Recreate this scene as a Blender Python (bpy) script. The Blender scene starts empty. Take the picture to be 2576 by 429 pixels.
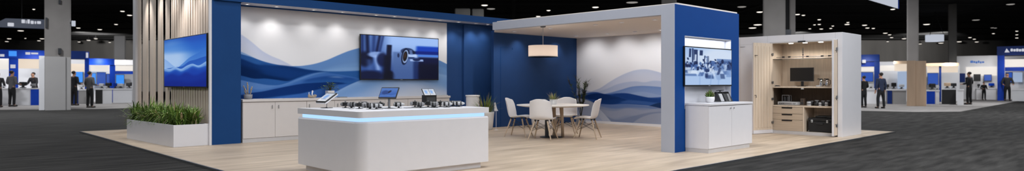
import bpy, math, random
import numpy as np
from mathutils import Vector, Matrix, Euler

random.seed(7)
rng = np.random.default_rng(5)
SC = bpy.context.scene
COL = SC.collection

# ------------------------------------------------------------------ geometry of the view
F = 1594.0; CX = 1288.0; HY = 207.0; EYE = 1.3
_h = math.hypot(1594, 1662); CA = 1594 / _h; SA = 1662 / _h
YAW = math.atan2(-CA, SA)                 # heading of the camera's right-hand side
def ray(x):
    l = (x - CX) / F
    return (CA + l * SA, SA - l * CA)
def onZ(x, y, Z=0.0):
    d = F * (EYE - Z) / (y - HY); r = ray(x)
    return Vector((r[0] * d, r[1] * d, Z))
def atY(x, y, Y):
    r = ray(x); d = Y / r[1]
    return Vector((r[0] * d, Y, EYE - (y - HY) * d / F))
def atX(x, y, X):
    r = ray(x); d = X / r[0]
    return Vector((X, r[1] * d, EYE - (y - HY) * d / F))
def atD(x, d, z=0.0):
    r = ray(x)
    return Vector((r[0] * d, r[1] * d, z))

# ------------------------------------------------------------------ materials
def lin(c):
    c = c / 255.0
    return c / 12.92 if c <= 0.04045 else ((c + 0.055) / 1.055) ** 2.4
def L3(rgb): return tuple(lin(c) for c in rgb)

def mat(name, rgb, rough=0.5, metal=0.0, vary=0.04, scale=6.0, stretch=(1, 1, 1), bump=0.0, rot=0.0, spec=0.5, detail=3.0):
    m = bpy.data.materials.new(name); m.use_nodes = True
    nt = m.node_tree; N = nt.nodes; b = N['Principled BSDF']
    b.inputs['Roughness'].default_value = rough
    b.inputs['Metallic'].default_value = metal
    b.inputs['Specular IOR Level'].default_value = spec
    c = L3(rgb)
    tc = N.new('ShaderNodeTexCoord'); mp = N.new('ShaderNodeMapping')
    mp.inputs['Scale'].default_value = stretch
    mp.inputs['Rotation'].default_value = (0, 0, rot)
    nz = N.new('ShaderNodeTexNoise'); nz.inputs['Scale'].default_value = scale
    nz.inputs['Detail'].default_value = detail
    rp = N.new('ShaderNodeValToRGB')
    rp.color_ramp.elements[0].position = 0.3; rp.color_ramp.elements[1].position = 0.7
    lo = 1 - vary; hi = 1 + vary
    rp.color_ramp.elements[0].color = (c[0] * lo, c[1] * lo, c[2] * lo, 1)
    rp.color_ramp.elements[1].color = (min(1, c[0] * hi), min(1, c[1] * hi), min(1, c[2] * hi), 1)
    nt.links.new(tc.outputs['Object'], mp.inputs['Vector'])
    nt.links.new(mp.outputs['Vector'], nz.inputs['Vector'])
    nt.links.new(nz.outputs['Fac'], rp.inputs['Fac'])
    nt.links.new(rp.outputs['Color'], b.inputs['Base Color'])
    if bump:
        bp = N.new('ShaderNodeBump'); bp.inputs['Strength'].default_value = bump
        bp.inputs['Distance'].default_value = 0.01
        nt.links.new(nz.outputs['Fac'], bp.inputs['Height'])
        nt.links.new(bp.outputs['Normal'], b.inputs['Normal'])
    return m

def emit(name, rgb, strength=1.0, sample=False):
    m = bpy.data.materials.new(name); m.use_nodes = True
    N = m.node_tree.nodes; b = N['Principled BSDF']
    b.inputs['Base Color'].default_value = (0.02, 0.02, 0.02, 1)
    b.inputs['Emission Color'].default_value = (*L3(rgb), 1)
    b.inputs['Emission Strength'].default_value = strength
    if not sample: m.cycles.emission_sampling = 'NONE'
    return m

def painted(name, rough=0.55, glow=0.0):
    """colours come from the print / picture stored on the mesh"""
    m = bpy.data.materials.new(name); m.use_nodes = True
    nt = m.node_tree; b = nt.nodes['Principled BSDF']
    b.inputs['Specular IOR Level'].default_value = 0.05
    a = nt.nodes.new('ShaderNodeVertexColor'); a.layer_name = 'print'
    b.inputs['Roughness'].default_value = rough
    if glow:
        b.inputs['Base Color'].default_value = (0.01, 0.01, 0.012, 1)
        b.inputs['Roughness'].default_value = 0.45
        b.inputs['Specular IOR Level'].default_value = 0.08
        nt.links.new(a.outputs['Color'], b.inputs['Emission Color'])
        b.inputs['Emission Strength'].default_value = glow
        m.cycles.emission_sampling = 'NONE'
    else:
        nt.links.new(a.outputs['Color'], b.inputs['Base Color'])
    return m

def wood_floor():
    m = bpy.data.materials.new('light_oak_planks'); m.use_nodes = True
    nt = m.node_tree; N = nt.nodes; b = N['Principled BSDF']
    tc = N.new('ShaderNodeTexCoord')
    br = N.new('ShaderNodeTexBrick')
    br.inputs['Scale'].default_value = 1.0
    br.inputs['Brick Width'].default_value = 2.2
    br.inputs['Row Height'].default_value = 0.19
    br.inputs['Mortar Size'].default_value = 0.0015
    br.inputs['Color1'].default_value = (*L3((210, 191, 170)), 1)
    br.inputs['Color2'].default_value = (*L3((198, 179, 157)), 1)
    br.inputs['Mortar'].default_value = (*L3((178, 159, 139)), 1)
    nt.links.new(tc.outputs['Object'], br.inputs['Vector'])
    mp = N.new('ShaderNodeMapping'); mp.inputs['Scale'].default_value = (0.5, 3.6, 1)
    nz = N.new('ShaderNodeTexNoise'); nz.inputs['Scale'].default_value = 1.7; nz.inputs['Detail'].default_value = 5
    nt.links.new(tc.outputs['Object'], mp.inputs['Vector']); nt.links.new(mp.outputs['Vector'], nz.inputs['Vector'])
    rp = N.new('ShaderNodeValToRGB')
    rp.color_ramp.elements[0].position = 0.3; rp.color_ramp.elements[1].position = 0.72
    rp.color_ramp.elements[0].color = (0.74, 0.72, 0.69, 1); rp.color_ramp.elements[1].color = (1.08, 1.08, 1.08, 1)
    nt.links.new(nz.outputs['Fac'], rp.inputs['Fac'])
    mx = N.new('ShaderNodeMix'); mx.data_type = 'RGBA'; mx.blend_type = 'MULTIPLY'
    mx.inputs['Factor'].default_value = 1.0
    nt.links.new(br.outputs['Color'], mx.inputs['A']); nt.links.new(rp.outputs['Color'], mx.inputs['B'])
    nt.links.new(mx.outputs['Result'], b.inputs['Base Color'])
    b.inputs['Roughness'].default_value = 0.42
    return m

def carpet_mat(name, rgb, amt):
    m = mat(name, rgb, rough=0.95, vary=amt, scale=1.6, stretch=(0.55, 3.6, 1), rot=-YAW, bump=0.0, spec=0.1, detail=8)
    nt = m.node_tree; N = nt.nodes; b = N['Principled BSDF']
    tc = [n for n in N if n.type == 'TEX_COORD'][0]
    n2 = N.new('ShaderNodeTexNoise'); n2.inputs['Scale'].default_value = 45; n2.inputs['Detail'].default_value = 2
    nt.links.new(tc.outputs['Object'], n2.inputs['Vector'])
    bp = N.new('ShaderNodeBump'); bp.inputs['Strength'].default_value = 0.6; bp.inputs['Distance'].default_value = 0.01
    nt.links.new(n2.outputs['Fac'], bp.inputs['Height']); nt.links.new(bp.outputs['Normal'], b.inputs['Normal'])
    return m

M = dict(
    white=mat('white_laminate', (222, 221, 226), 0.38, vary=0.01),
    cream=mat('warm_white_laminate', (210, 205, 204), 0.42, vary=0.012),
    column_grey=mat('cool_grey_white', (172, 177, 191), 0.55, vary=0.01),  # one even cool grey for the pavilion column end and fascia
    white_wall=mat('white_painted_panel', (205, 206, 214), 0.6, vary=0.01),
    soffit=mat('pale_soffit', (196, 198, 210), 0.45, vary=0.01),
    shell=mat('white_moulded_plastic', (236, 234, 236), 0.35, vary=0.008),
    ceil=mat('warm_white_ceiling', (236, 226, 217), 0.7, vary=0.01),
    plinth=mat('satin_grey_plinth', (196, 194, 196), 0.4, vary=0.03),
    blue=mat('deep_blue_paint', (36, 68, 118), 0.55, vary=0.03, scale=3, spec=.15),
    blue_bright=mat('royal_blue_paint', (16, 66, 136), 0.5, vary=0.03, scale=3, spec=.1),
    blue_pillar=mat('navy_blue_paint', (24, 66, 120), 0.55, vary=0.03, scale=3, spec=.12),
    hall_blue=mat('exhibition_blue', (8, 62, 176), 0.5, vary=0.06, spec=.2),
    hall_navy=mat('exhibition_navy', (14, 44, 110), 0.5, vary=0.06, spec=.2),
    slat=mat('grey_oak_slat', (216, 201, 188), 0.55, vary=0.12, scale=3, stretch=(14, 14, 0.5)),
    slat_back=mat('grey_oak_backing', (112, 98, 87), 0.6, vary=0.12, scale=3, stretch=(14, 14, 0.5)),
    oak=mat('light_oak_veneer', (212, 195, 176), 0.5, vary=0.09, scale=3, stretch=(10, 10, 0.6)),
    bay_shade=mat('bay_shade_brown', (84, 72, 62), 0.7, vary=0.15, scale=3, stretch=(10, 10, 0.6)),
    oak_h=mat('oak_drawer_veneer', (190, 172, 152), 0.5, vary=0.10, scale=3, stretch=(0.7, 0.7, 12)),
    leg_wood=mat('ash_wood', (186, 165, 142), 0.5, vary=0.10, scale=6, stretch=(10, 10, 1)),
    table_top=mat('pale_wood_edge_table', (236, 230, 225), 0.35, vary=0.02),
    black=mat('black_plastic', (18, 18, 20), 0.4, vary=0.1),
    charcoal=mat('charcoal_plastic', (52, 53, 56), 0.45, vary=0.08),
    case=mat('black_textured_case', (20, 20, 22), 0.55, vary=0.2, scale=60, bump=0.2),
    grey=mat('mid_grey_plastic', (128, 128, 131), 0.4, vary=0.06),
    lgrey=mat('light_grey_plastic', (186, 187, 190), 0.35, vary=0.04),
    steel=mat('brushed_steel', (150, 152, 156), 0.3, metal=0.9, vary=0.06, scale=10),
    dark_steel=mat('gunmetal', (64, 66, 70), 0.35, metal=0.7, vary=0.08),
    chrome=mat('polished_chrome', (215, 216, 220), 0.12, metal=1.0, vary=0.02),
    soil=mat('dark_potting_soil', (34, 27, 22), 0.95, vary=0.4, scale=30, bump=0.5),
    leaf=mat('green_leaf', (112, 140, 56), 0.5, vary=0.35, scale=5),
    leaf_dark=mat('dark_green_leaf', (84, 114, 46), 0.5, vary=0.35, scale=5),
    leaf_pale=mat('pale_dry_leaf', (178, 160, 122), 0.55, vary=0.2, scale=5),
    leaf_olive=mat('olive_leaf', (92, 96, 44), 0.5, vary=0.35, scale=6),
    leaf_dusk=mat('dusky_leaf', (72, 70, 58), 0.6, vary=0.3, scale=6),
    twig=mat('weathered_twig', (158, 146, 132), 0.8, vary=0.25, scale=20),
    pot=mat('white_ceramic', (226, 225, 226), 0.35, vary=0.015),
    pot_grey=mat('grey_stone_pot', (140, 140, 146), 0.6, vary=0.1, scale=20),
    concrete=mat('concrete', (142, 138, 136), 0.85, vary=0.12, scale=0.8, bump=0.1),
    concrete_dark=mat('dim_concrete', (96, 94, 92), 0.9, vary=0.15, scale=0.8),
    hall_wall=mat('grey_hall_wall', (120, 118, 116), 0.9, vary=0.25, scale=0.08, stretch=(4, 4, 1)),
    hall_ceiling=mat('black_hall_ceiling', (9, 9, 10), 0.95, vary=0.5, scale=0.15),
    truss=mat('dark_roof_steel', (26, 26, 28), 0.8, vary=0.3, scale=0.5),
    hall_white=mat('exhibition_white', (222, 222, 226), 0.6, vary=0.05, scale=0.7),
    hall_grey=mat('exhibition_grey', (150, 148, 148), 0.7, vary=0.05, scale=0.7),
    hall_beige=mat('exhibition_beige', (196, 168, 140), 0.7, vary=0.06, scale=0.7),
    hall_wood=mat('exhibition_wood', (172, 146, 122), 0.6, vary=0.12, scale=1, stretch=(4, 4, .4)),
    skin=mat('skin', (190, 142, 116), 0.5, vary=0.04),
    hair=mat('dark_hair', (38, 30, 26), 0.7, vary=0.3, scale=40),
    cloth_grey=mat('grey_shirt_cloth', (96, 96, 100), 0.9, vary=0.1, scale=12),
    cloth_black=mat('black_cloth', (24, 24, 27), 0.9, vary=0.15, scale=12),
    cloth_navy=mat('navy_cloth', (38, 48, 74), 0.9, vary=0.12, scale=12),
    cloth_dark=mat('charcoal_cloth', (44, 44, 48), 0.9, vary=0.15, scale=12),
    shoe=mat('black_shoe_leather', (16, 15, 15), 0.45, vary=0.1),
    glass=None,
    floor=wood_floor(),
    carpet=carpet_mat('dark_grey_carpet', (49, 48, 47), 0.55),
    carpet_light=carpet_mat('light_grey_aisle_carpet', (150, 146, 144), 0.10),
    led=emit('ice_blue_led', (164, 205, 255), 1.35, True),
    lamp_white=emit('lit_lens', (255, 250, 240), 6.0),
    bay=emit('lit_high_bay', (255, 246, 235), 1.6),
    bay_dim=emit('dim_high_bay', (220, 214, 208), 0.45),
    lightbox=emit('white_light_box', (255, 248, 240), .85),
    lightbox_warm=emit('warm_light_box', (255, 236, 214), 0.8),
    lightbox_cool=emit('cool_light_box', (190, 212, 246), 0.62),
    glow_blue=emit('blue_screen_glow', (48, 140, 240), 1.1),
    glow_deep=emit('deep_blue_screen_glow', (26, 84, 190), 0.8),
    mark=emit('lit_white_lettering', (225, 228, 240), 0.75),
    mark_blue=emit('lit_blue_lettering', (60, 112, 190), 0.8),
    sign_navy=emit('dim_navy_sign_face', (44, 54, 76), 0.7),
    sign_white=emit('white_banner_face', (208, 214, 228), 0.8),
    mural=painted('printed_mural', 0.6),
    picture=painted('lit_picture', glow=1.0),
)
def glass_mat():
    m = bpy.data.materials.new('clear_shelf_glass'); m.use_nodes = True
    b = m.node_tree.nodes['Principled BSDF']
    b.inputs['Base Color'].default_value = (0.85, 0.92, 0.9, 1)
    b.inputs['Roughness'].default_value = 0.05
    b.inputs['Transmission Weight'].default_value = 0.9
    b.inputs['Alpha'].default_value = 0.55
    return m
M['glass'] = glass_mat()
def shade_mat():
    m = bpy.data.materials.new('woven_lamp_shade'); m.use_nodes = True
    nt = m.node_tree; N = nt.nodes; b = N['Principled BSDF']; out = N['Material Output']
    wv = N.new('ShaderNodeTexNoise'); wv.inputs['Scale'].default_value = 90
    rp = N.new('ShaderNodeValToRGB')
    rp.color_ramp.elements[0].color = (*L3((214, 200, 190)), 1); rp.color_ramp.elements[1].color = (*L3((240, 228, 220)), 1)
    nt.links.new(wv.outputs['Fac'], rp.inputs['Fac']); nt.links.new(rp.outputs['Color'], b.inputs['Base Color'])
    b.inputs['Roughness'].default_value = 0.9
    tr = N.new('ShaderNodeBsdfTranslucent'); tr.inputs['Color'].default_value = (*L3((245, 228, 214)), 1)
    mx = N.new('ShaderNodeMixShader'); mx.inputs['Fac'].default_value = 0.5
    nt.links.new(b.outputs['BSDF'], mx.inputs[1]); nt.links.new(tr.outputs['BSDF'], mx.inputs[2])
    nt.links.new(mx.outputs['Shader'], out.inputs['Surface'])
    return m
M['shade'] = shade_mat()

# ------------------------------------------------------------------ mesh builder
class MB:
    def __init__(s): s.v = []; s.f = []; s.sm = []; s.mi = []; s.cur = 0; s.X = None
    def _add(s, vs, fs, smooth=False):
        o = len(s.v)
        if s.X is not None: vs = [s.X @ Vector(v) for v in vs]
        s.v += [tuple(v) for v in vs]
        for f in fs:
            s.f.append(tuple(i + o for i in f)); s.sm.append(smooth); s.mi.append(s.cur)
        return s
    def box(s, x0, x1, y0, y1, z0, z1):
        vs = [(x0, y0, z0), (x1, y0, z0), (x1, y1, z0), (x0, y1, z0), (x0, y0, z1), (x1, y0, z1), (x1, y1, z1), (x0, y1, z1)]
        return s._add(vs, [(3, 2, 1, 0), (4, 5, 6, 7), (0, 1, 5, 4), (1, 2, 6, 5), (2, 3, 7, 6), (3, 0, 4, 7)])
    def prism(s, poly, z0, z1, smooth=False):
        n = len(poly)
        vs = [(x, y, z0) for x, y in poly] + [(x, y, z1) for x, y in poly]
        s._add(vs, [tuple(range(n - 1, -1, -1)), tuple(range(n, 2 * n))])
        return s._add(vs, [(i, (i + 1) % n, n + (i + 1) % n, n + i) for i in range(n)], smooth)
    def cyl(s, p0, p1, r0, r1=None, n=16):
        r1 = r0 if r1 is None else r1
        p0 = Vector(p0); p1 = Vector(p1); a = (p1 - p0).normalized()
        u = a.orthogonal().normalized(); w = a.cross(u)
        c = [(math.cos(2 * math.pi * i / n), math.sin(2 * math.pi * i / n)) for i in range(n)]
        vs = [p0 + (u * x + w * y) * r0 for x, y in c] + [p1 + (u * x + w * y) * r1 for x, y in c]
        s._add(vs, [tuple(range(n - 1, -1, -1)), tuple(range(n, 2 * n))])
        return s._add(vs, [(i, (i + 1) % n, n + (i + 1) % n, n + i) for i in range(n)], True)
    def lathe(s, prof, c=(0, 0, 0), n=24, sx=1.0, sy=1.0):
        vs = []; k = len(prof)
        for r, z in prof:
            for i in range(n):
                t = 2 * math.pi * i / n
                vs.append((c[0] + r * sx * math.cos(t), c[1] + r * sy * math.sin(t), c[2] + z))
        fs = [(j * n + i, j * n + (i + 1) % n, (j + 1) * n + (i + 1) % n, (j + 1) * n + i) for j in range(k - 1) for i in range(n)]
        s._add(vs, fs, True)
        return s._add(vs, [tuple(range(n - 1, -1, -1)), tuple(range((k - 1) * n, k * n))])
    def ell(s, c, rx, ry, rz, n=12, k=8):
        vs = [(c[0], c[1], c[2] - rz)]
        for j in range(1, k):
            p = math.pi * j / k
            for i in range(n):
                t = 2 * math.pi * i / n
                vs.append((c[0] + rx * math.sin(p) * math.cos(t), c[1] + ry * math.sin(p) * math.sin(t), c[2] - rz * math.cos(p)))
        vs.append((c[0], c[1], c[2] + rz)); e = len(vs) - 1
        fs = [(0, 1 + (i + 1) % n, 1 + i) for i in range(n)]
        for j in range(k - 2):
            fs += [(1 + j * n + i, 1 + j * n + (i + 1) % n, 1 + (j + 1) * n + (i + 1) % n, 1 + (j + 1) * n + i) for i in range(n)]
        b = 1 + (k - 2) * n
        fs += [(b + i, b + (i + 1) % n, e) for i in range(n)]
        return s._add(vs, fs, True)
    def tube(s, pts, r, n=6):
        pts = [Vector(p) for p in pts]
        rs = r if isinstance(r, (list, tuple)) else [r] * len(pts)
        vs = []; u = None
        for i, p in enumerate(pts):
            a = (pts[min(i + 1, len(pts) - 1)] - pts[max(i - 1, 0)]).normalized()
            u = a.orthogonal().normalized() if u is None else (u - a * u.dot(a)).normalized()
            w = a.cross(u)
            for k in range(n):
                t = 2 * math.pi * k / n
                vs.append(p + (u * math.cos(t) + w * math.sin(t)) * rs[i])
        m = len(pts)
        fs = [(j * n + i, j * n + (i + 1) % n, (j + 1) * n + (i + 1) % n, (j + 1) * n + i) for j in range(m - 1) for i in range(n)]
        fs += [tuple(range(n - 1, -1, -1)), tuple(range((m - 1) * n, m * n))]
        return s._add(vs, fs, True)
    def blade(s, base, dirv, length, width, droop, seg=5):
        """one arching strap leaf"""
        p = Vector(base); d = Vector(dirv).normalized(); side = d.cross(Vector((0, 0, 1)))
        if side.length < 1e-3: side = Vector((1, 0, 0))
        side.normalize()
        vs = []
        for i in range(seg + 1):
            t = i / seg
            w = width * (1 - t) ** 0.7 * (0.55 + 0.9 * min(1, t * 4) * 0.5)
            vs += [p - side * w, p + side * w]
            p = p + d * (length / seg)
            d = (d + Vector((0, 0, -droop / seg))).normalized()
        fs = [(2 * i, 2 * i + 1, 2 * i + 3, 2 * i + 2) for i in range(seg)]
        return s._add(vs, fs, True)
    def build(s, name, mats, parent=None, loc=(0, 0, 0), rot=0.0, bevel=0.0, seg=2):
        me = bpy.data.meshes.new(name)
        me.from_pydata(s.v, [], s.f)
        me.polygons.foreach_set('use_smooth', s.sm)
        if not isinstance(mats, (list, tuple)): mats = [mats]
        for m in mats: me.materials.append(m)
        me.polygons.foreach_set('material_index', s.mi)
        me.update()
        o = bpy.data.objects.new(name, me); COL.objects.link(o)
        o.location = loc; o.rotation_euler = (0, 0, rot)
        if parent is not None: o.parent = parent
        if bevel:
            b = o.modifiers.new('edge', 'BEVEL'); b.width = bevel; b.segments = seg; b.limit_method = 'ANGLE'
            b.angle_limit = math.radians(50)
        return o

def tag(o, label, cat, group=None, kind=None):
    if label: o['label'] = label
    if cat: o['category'] = cat
    if group: o['group'] = group
    if kind: o['kind'] = kind
    return o
def thing(name, label, cat, loc=(0, 0, 0), rot=0.0, group=None):
    o = bpy.data.objects.new(name, None); COL.objects.link(o)
    o.location = loc; o.rotation_euler = (0, 0, rot); o.empty_display_size = 0.1
    return tag(o, label, cat, group)
def struct(o): o['kind'] = 'structure'; return o
def dup(root, loc, rot, label, group=None):
    r = root.copy(); COL.objects.link(r); r.location = loc; r.rotation_euler = (0, 0, rot); r['label'] = label
    if group: r['group'] = group
    for ch in list(root.children):
        c = ch.copy(); COL.objects.link(c); c.parent = r
        for g in list(ch.children):
            e = g.copy(); COL.objects.link(e); e.parent = c
    return r
ORD = ['first', 'second', 'third', 'fourth', 'fifth', 'sixth', 'seventh', 'eighth', 'ninth', 'tenth', 'eleventh', 'twelfth',
       'thirteenth', 'fourteenth', 'fifteenth', 'sixteenth', 'seventeenth', 'eighteenth', 'nineteenth', 'twentieth',
       'twenty-first', 'twenty-second', 'twenty-third', 'twenty-fourth', 'twenty-fifth', 'twenty-sixth', 'twenty-seventh', 'twenty-eighth']

def rounded(poly_r, seg=8):
    """polygon [(x,y,radius)] -> polygon with rounded corners (CCW)"""
    out = []; n = len(poly_r)
    for i in range(n):
        p = Vector(poly_r[i][:2]); r = poly_r[i][2]
        a = (Vector(poly_r[i - 1][:2]) - p).normalized(); b = (Vector(poly_r[(i + 1) % n][:2]) - p).normalized()
        ang = a.angle(b); t = r / math.tan(ang / 2)
        s0 = p + a * t; s1 = p + b * t
        c = p + (a + b).normalized() * (r / math.sin(ang / 2))
        a0 = math.atan2(s0.y - c.y, s0.x - c.x); a1 = math.atan2(s1.y - c.y, s1.x - c.x)
        da = (a1 - a0 + math.pi) % (2 * math.pi) - math.pi
        for k in range(seg + 1):
            th = a0 + da * k / seg
            out.append((c.x + r * math.cos(th), c.y + r * math.sin(th)))
    return out

def picture_grid(name, m, nu, nv, P, colfn, parent=None, loc=(0, 0, 0), rot=0.0):
    """flat picture as a fine mesh: P(u,v)->xyz arrays, colfn(u,v)->(n,3) sRGB 0-255"""
    u, v = np.meshgrid(np.linspace(0, 1, nu), np.linspace(0, 1, nv))
    u = u.ravel(); v = v.ravel()
    co = np.stack(P(u, v), 1)
    idx = np.arange(nu * nv).reshape(nv, nu)
    q = np.stack([idx[:-1, :-1].ravel(), idx[:-1, 1:].ravel(), idx[1:, 1:].ravel(), idx[1:, :-1].ravel()], 1)[:, ::-1]
    me = bpy.data.meshes.new(name)
    me.from_pydata(co.tolist(), [], q.tolist())
    c = np.clip(colfn(u, v), 0, 255) / 255.0
    c = np.where(c <= 0.04045, c / 12.92, ((c + 0.055) / 1.055) ** 2.4)
    a = me.color_attributes.new('print', 'FLOAT_COLOR', 'POINT')
    a.data.foreach_set('color', np.concatenate([c, np.ones((len(c), 1))], 1).ravel())
    me.materials.append(m); me.update()
    o = bpy.data.objects.new(name, me); COL.objects.link(o)
    o.location = loc; o.rotation_euler = (0, 0, rot)
    if parent is not None: o.parent = parent
    return o

# ------------------------------------------------------------------ picture painting helpers
def sm(x): x = np.clip(x, 0, 1); return x * x * (3 - 2 * x)
def curve(pts, x):
    px = np.array([p[0] for p in pts], float); py = np.array([p[1] for p in pts], float)
    m = np.gradient(py, px)
    i = np.clip(np.searchsorted(px, x) - 1, 0, len(px) - 2)
    h = px[i + 1] - px[i]; t = np.clip((x - px[i]) / h, 0, 1)
    return ((2 * t**3 - 3 * t**2 + 1) * py[i] + (t**3 - 2 * t**2 + t) * h * m[i] + (-2 * t**3 + 3 * t**2) * py[i + 1] + (t**3 - t**2) * h * m[i + 1])
def over(c, rgb, a):
    return c * (1 - a[:, None]) + np.array(rgb, float)[None, :] * a[:, None]
def wave(c, x, z, pts, rgb, alpha, fade, edge, crest=None, ca=0.0, cw=0.03):
    """printed wave below a curve; alpha dies away over 'fade' metres under the crest"""
    d = curve(pts, x) - z
    a = sm(d / edge + 0.5) * alpha
    if fade: a = a * (0.12 + 0.88 * np.exp(-np.maximum(d, 0) / fade))
    c = over(c, rgb, a)
    if crest: c = over(c, crest, sm(d / edge + 0.5) * np.exp(-np.maximum(d, 0) / cw) * ca)
    return c
def blob(c, u, v, cu, cv, ru, rv, rgb, a=1.0, soft=0.3, ang=0.0):
    du = (u - cu); dv = (v - cv); ca_, sa_ = math.cos(ang), math.sin(ang)
    x = (du * ca_ + dv * sa_) / ru; y = (-du * sa_ + dv * ca_) / rv
    r = np.sqrt(x * x + y * y)
    return over(c, rgb, a * sm((1 + soft / 2 - r) / soft))
def veils(c, x, z, rng_, n, x0, x1, zlo, zhi, cols, amp):
    """thin translucent overlapping ribbons"""
    for i in range(n):
        k = rng_.integers(4, 7); xs = np.linspace(x0 - .3, x1 + .3, k)
        base = rng_.uniform(zlo, zhi); zs = base + rng_.normal(0, amp, k)
        th = rng_.uniform(.06, .30)
        top = curve(list(zip(xs, zs)), x); bot = top - th * (.4 + .6 * np.abs(np.sin((x - x0) * rng_.uniform(.4, 1.1) + rng_.uniform(0, 6))))
        a = sm((top - z) / .02 + .5) * sm((z - bot) / .22 + .3) * rng_.uniform(.18, .42)
        c = over(c, cols[rng_.integers(len(cols))], a)
    return c
def band(c, x, z, top, bot, rgb, a=1.0, et=.03, eb=.06):
    m = sm((curve(top, x) - z) / et + .5) * sm((z - curve(bot, x)) / eb + .5)
    x0 = max(top[0][0], bot[0][0]); x1 = min(top[-1][0], bot[-1][0])
    m = m * sm((x - x0) / .25 + .5) * sm((x1 - x) / .25 + .5)
    return over(c, rgb, m * a)
def rect(c, u, v, u0, u1, v0, v1, rgb, a=1.0, soft=0.02, slant=0.0):
    uu = u - slant * (v - v0)
    m = sm((uu - u0) / soft + .5) * sm((u1 - uu) / soft + .5) * sm((v - v0) / soft + .5) * sm((v1 - v) / soft + .5)
    return over(c, rgb, a * m)
# ================================================================== THE SETTING
def rot2(x, y): return (x * SA + y * CA, -x * CA + y * SA)      # right / forward -> world

b = MB(); q = [rot2(-75, -30), rot2(75, -30), rot2(75, 112), rot2(-75, 112)]
b.prism(q, -0.06, -0.03); struct(b.build('floor', M['carpet']))
b = MB(); b.prism(q, 7.6, 7.8); struct(b.build('ceiling', M['hall_ceiling']))
b = MB(); b.prism([rot2(-75, 95), rot2(75, 95), rot2(75, 96), rot2(-75, 96)], -0.03, 7.6); struct(b.build('wall_far', M['hall_wall']))
b = MB(); b.prism([rot2(-75, 30), rot2(-74, 30), rot2(-74, 96), rot2(-75, 96)], -0.03, 7.6); struct(b.build('wall_left', M['hall_wall']))
b = MB(); b.prism([rot2(74, 30), rot2(75, 30), rot2(75, 96), rot2(74, 96)], -0.03, 7.6); struct(b.build('wall_right', M['hall_wall']))
b = MB()
for d in (50, 58, 66, 74, 82, 90):
    b.prism([rot2(-74, d), rot2(74, d), rot2(74, d + .35), rot2(-74, d + .35)], 7.48, 7.6)
for x in (-60, -40, -20, 0, 20, 40, 60):
    b.prism([rot2(x, 46), rot2(x + .3, 46), rot2(x + .3, 95), rot2(x, 95)], 7.5, 7.6)
struct(b.build('ceiling_beams', M['truss']))

PX0, PX1, PY0, PY1 = 3.4, 18.95, 5.12, 20.15
b = MB(); b.box(PX0, PX1, PY0, PY1, -0.03, 0.0); struct(b.build('floor_platform', M['floor']))
b = MB(); e = 0.03
b.box(PX0 - e, PX1 + e, PY0 - e, PY0, -0.03, 0.003); b.box(PX0 - e, PX1 + e, PY1, PY1 + e, -0.03, 0.003)
b.box(PX0 - e, PX0, PY0, PY1, -0.03, 0.003); b.box(PX1, PX1 + e, PY0, PY1, -0.03, 0.003)
struct(b.build('trim_1', M['steel']))

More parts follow.
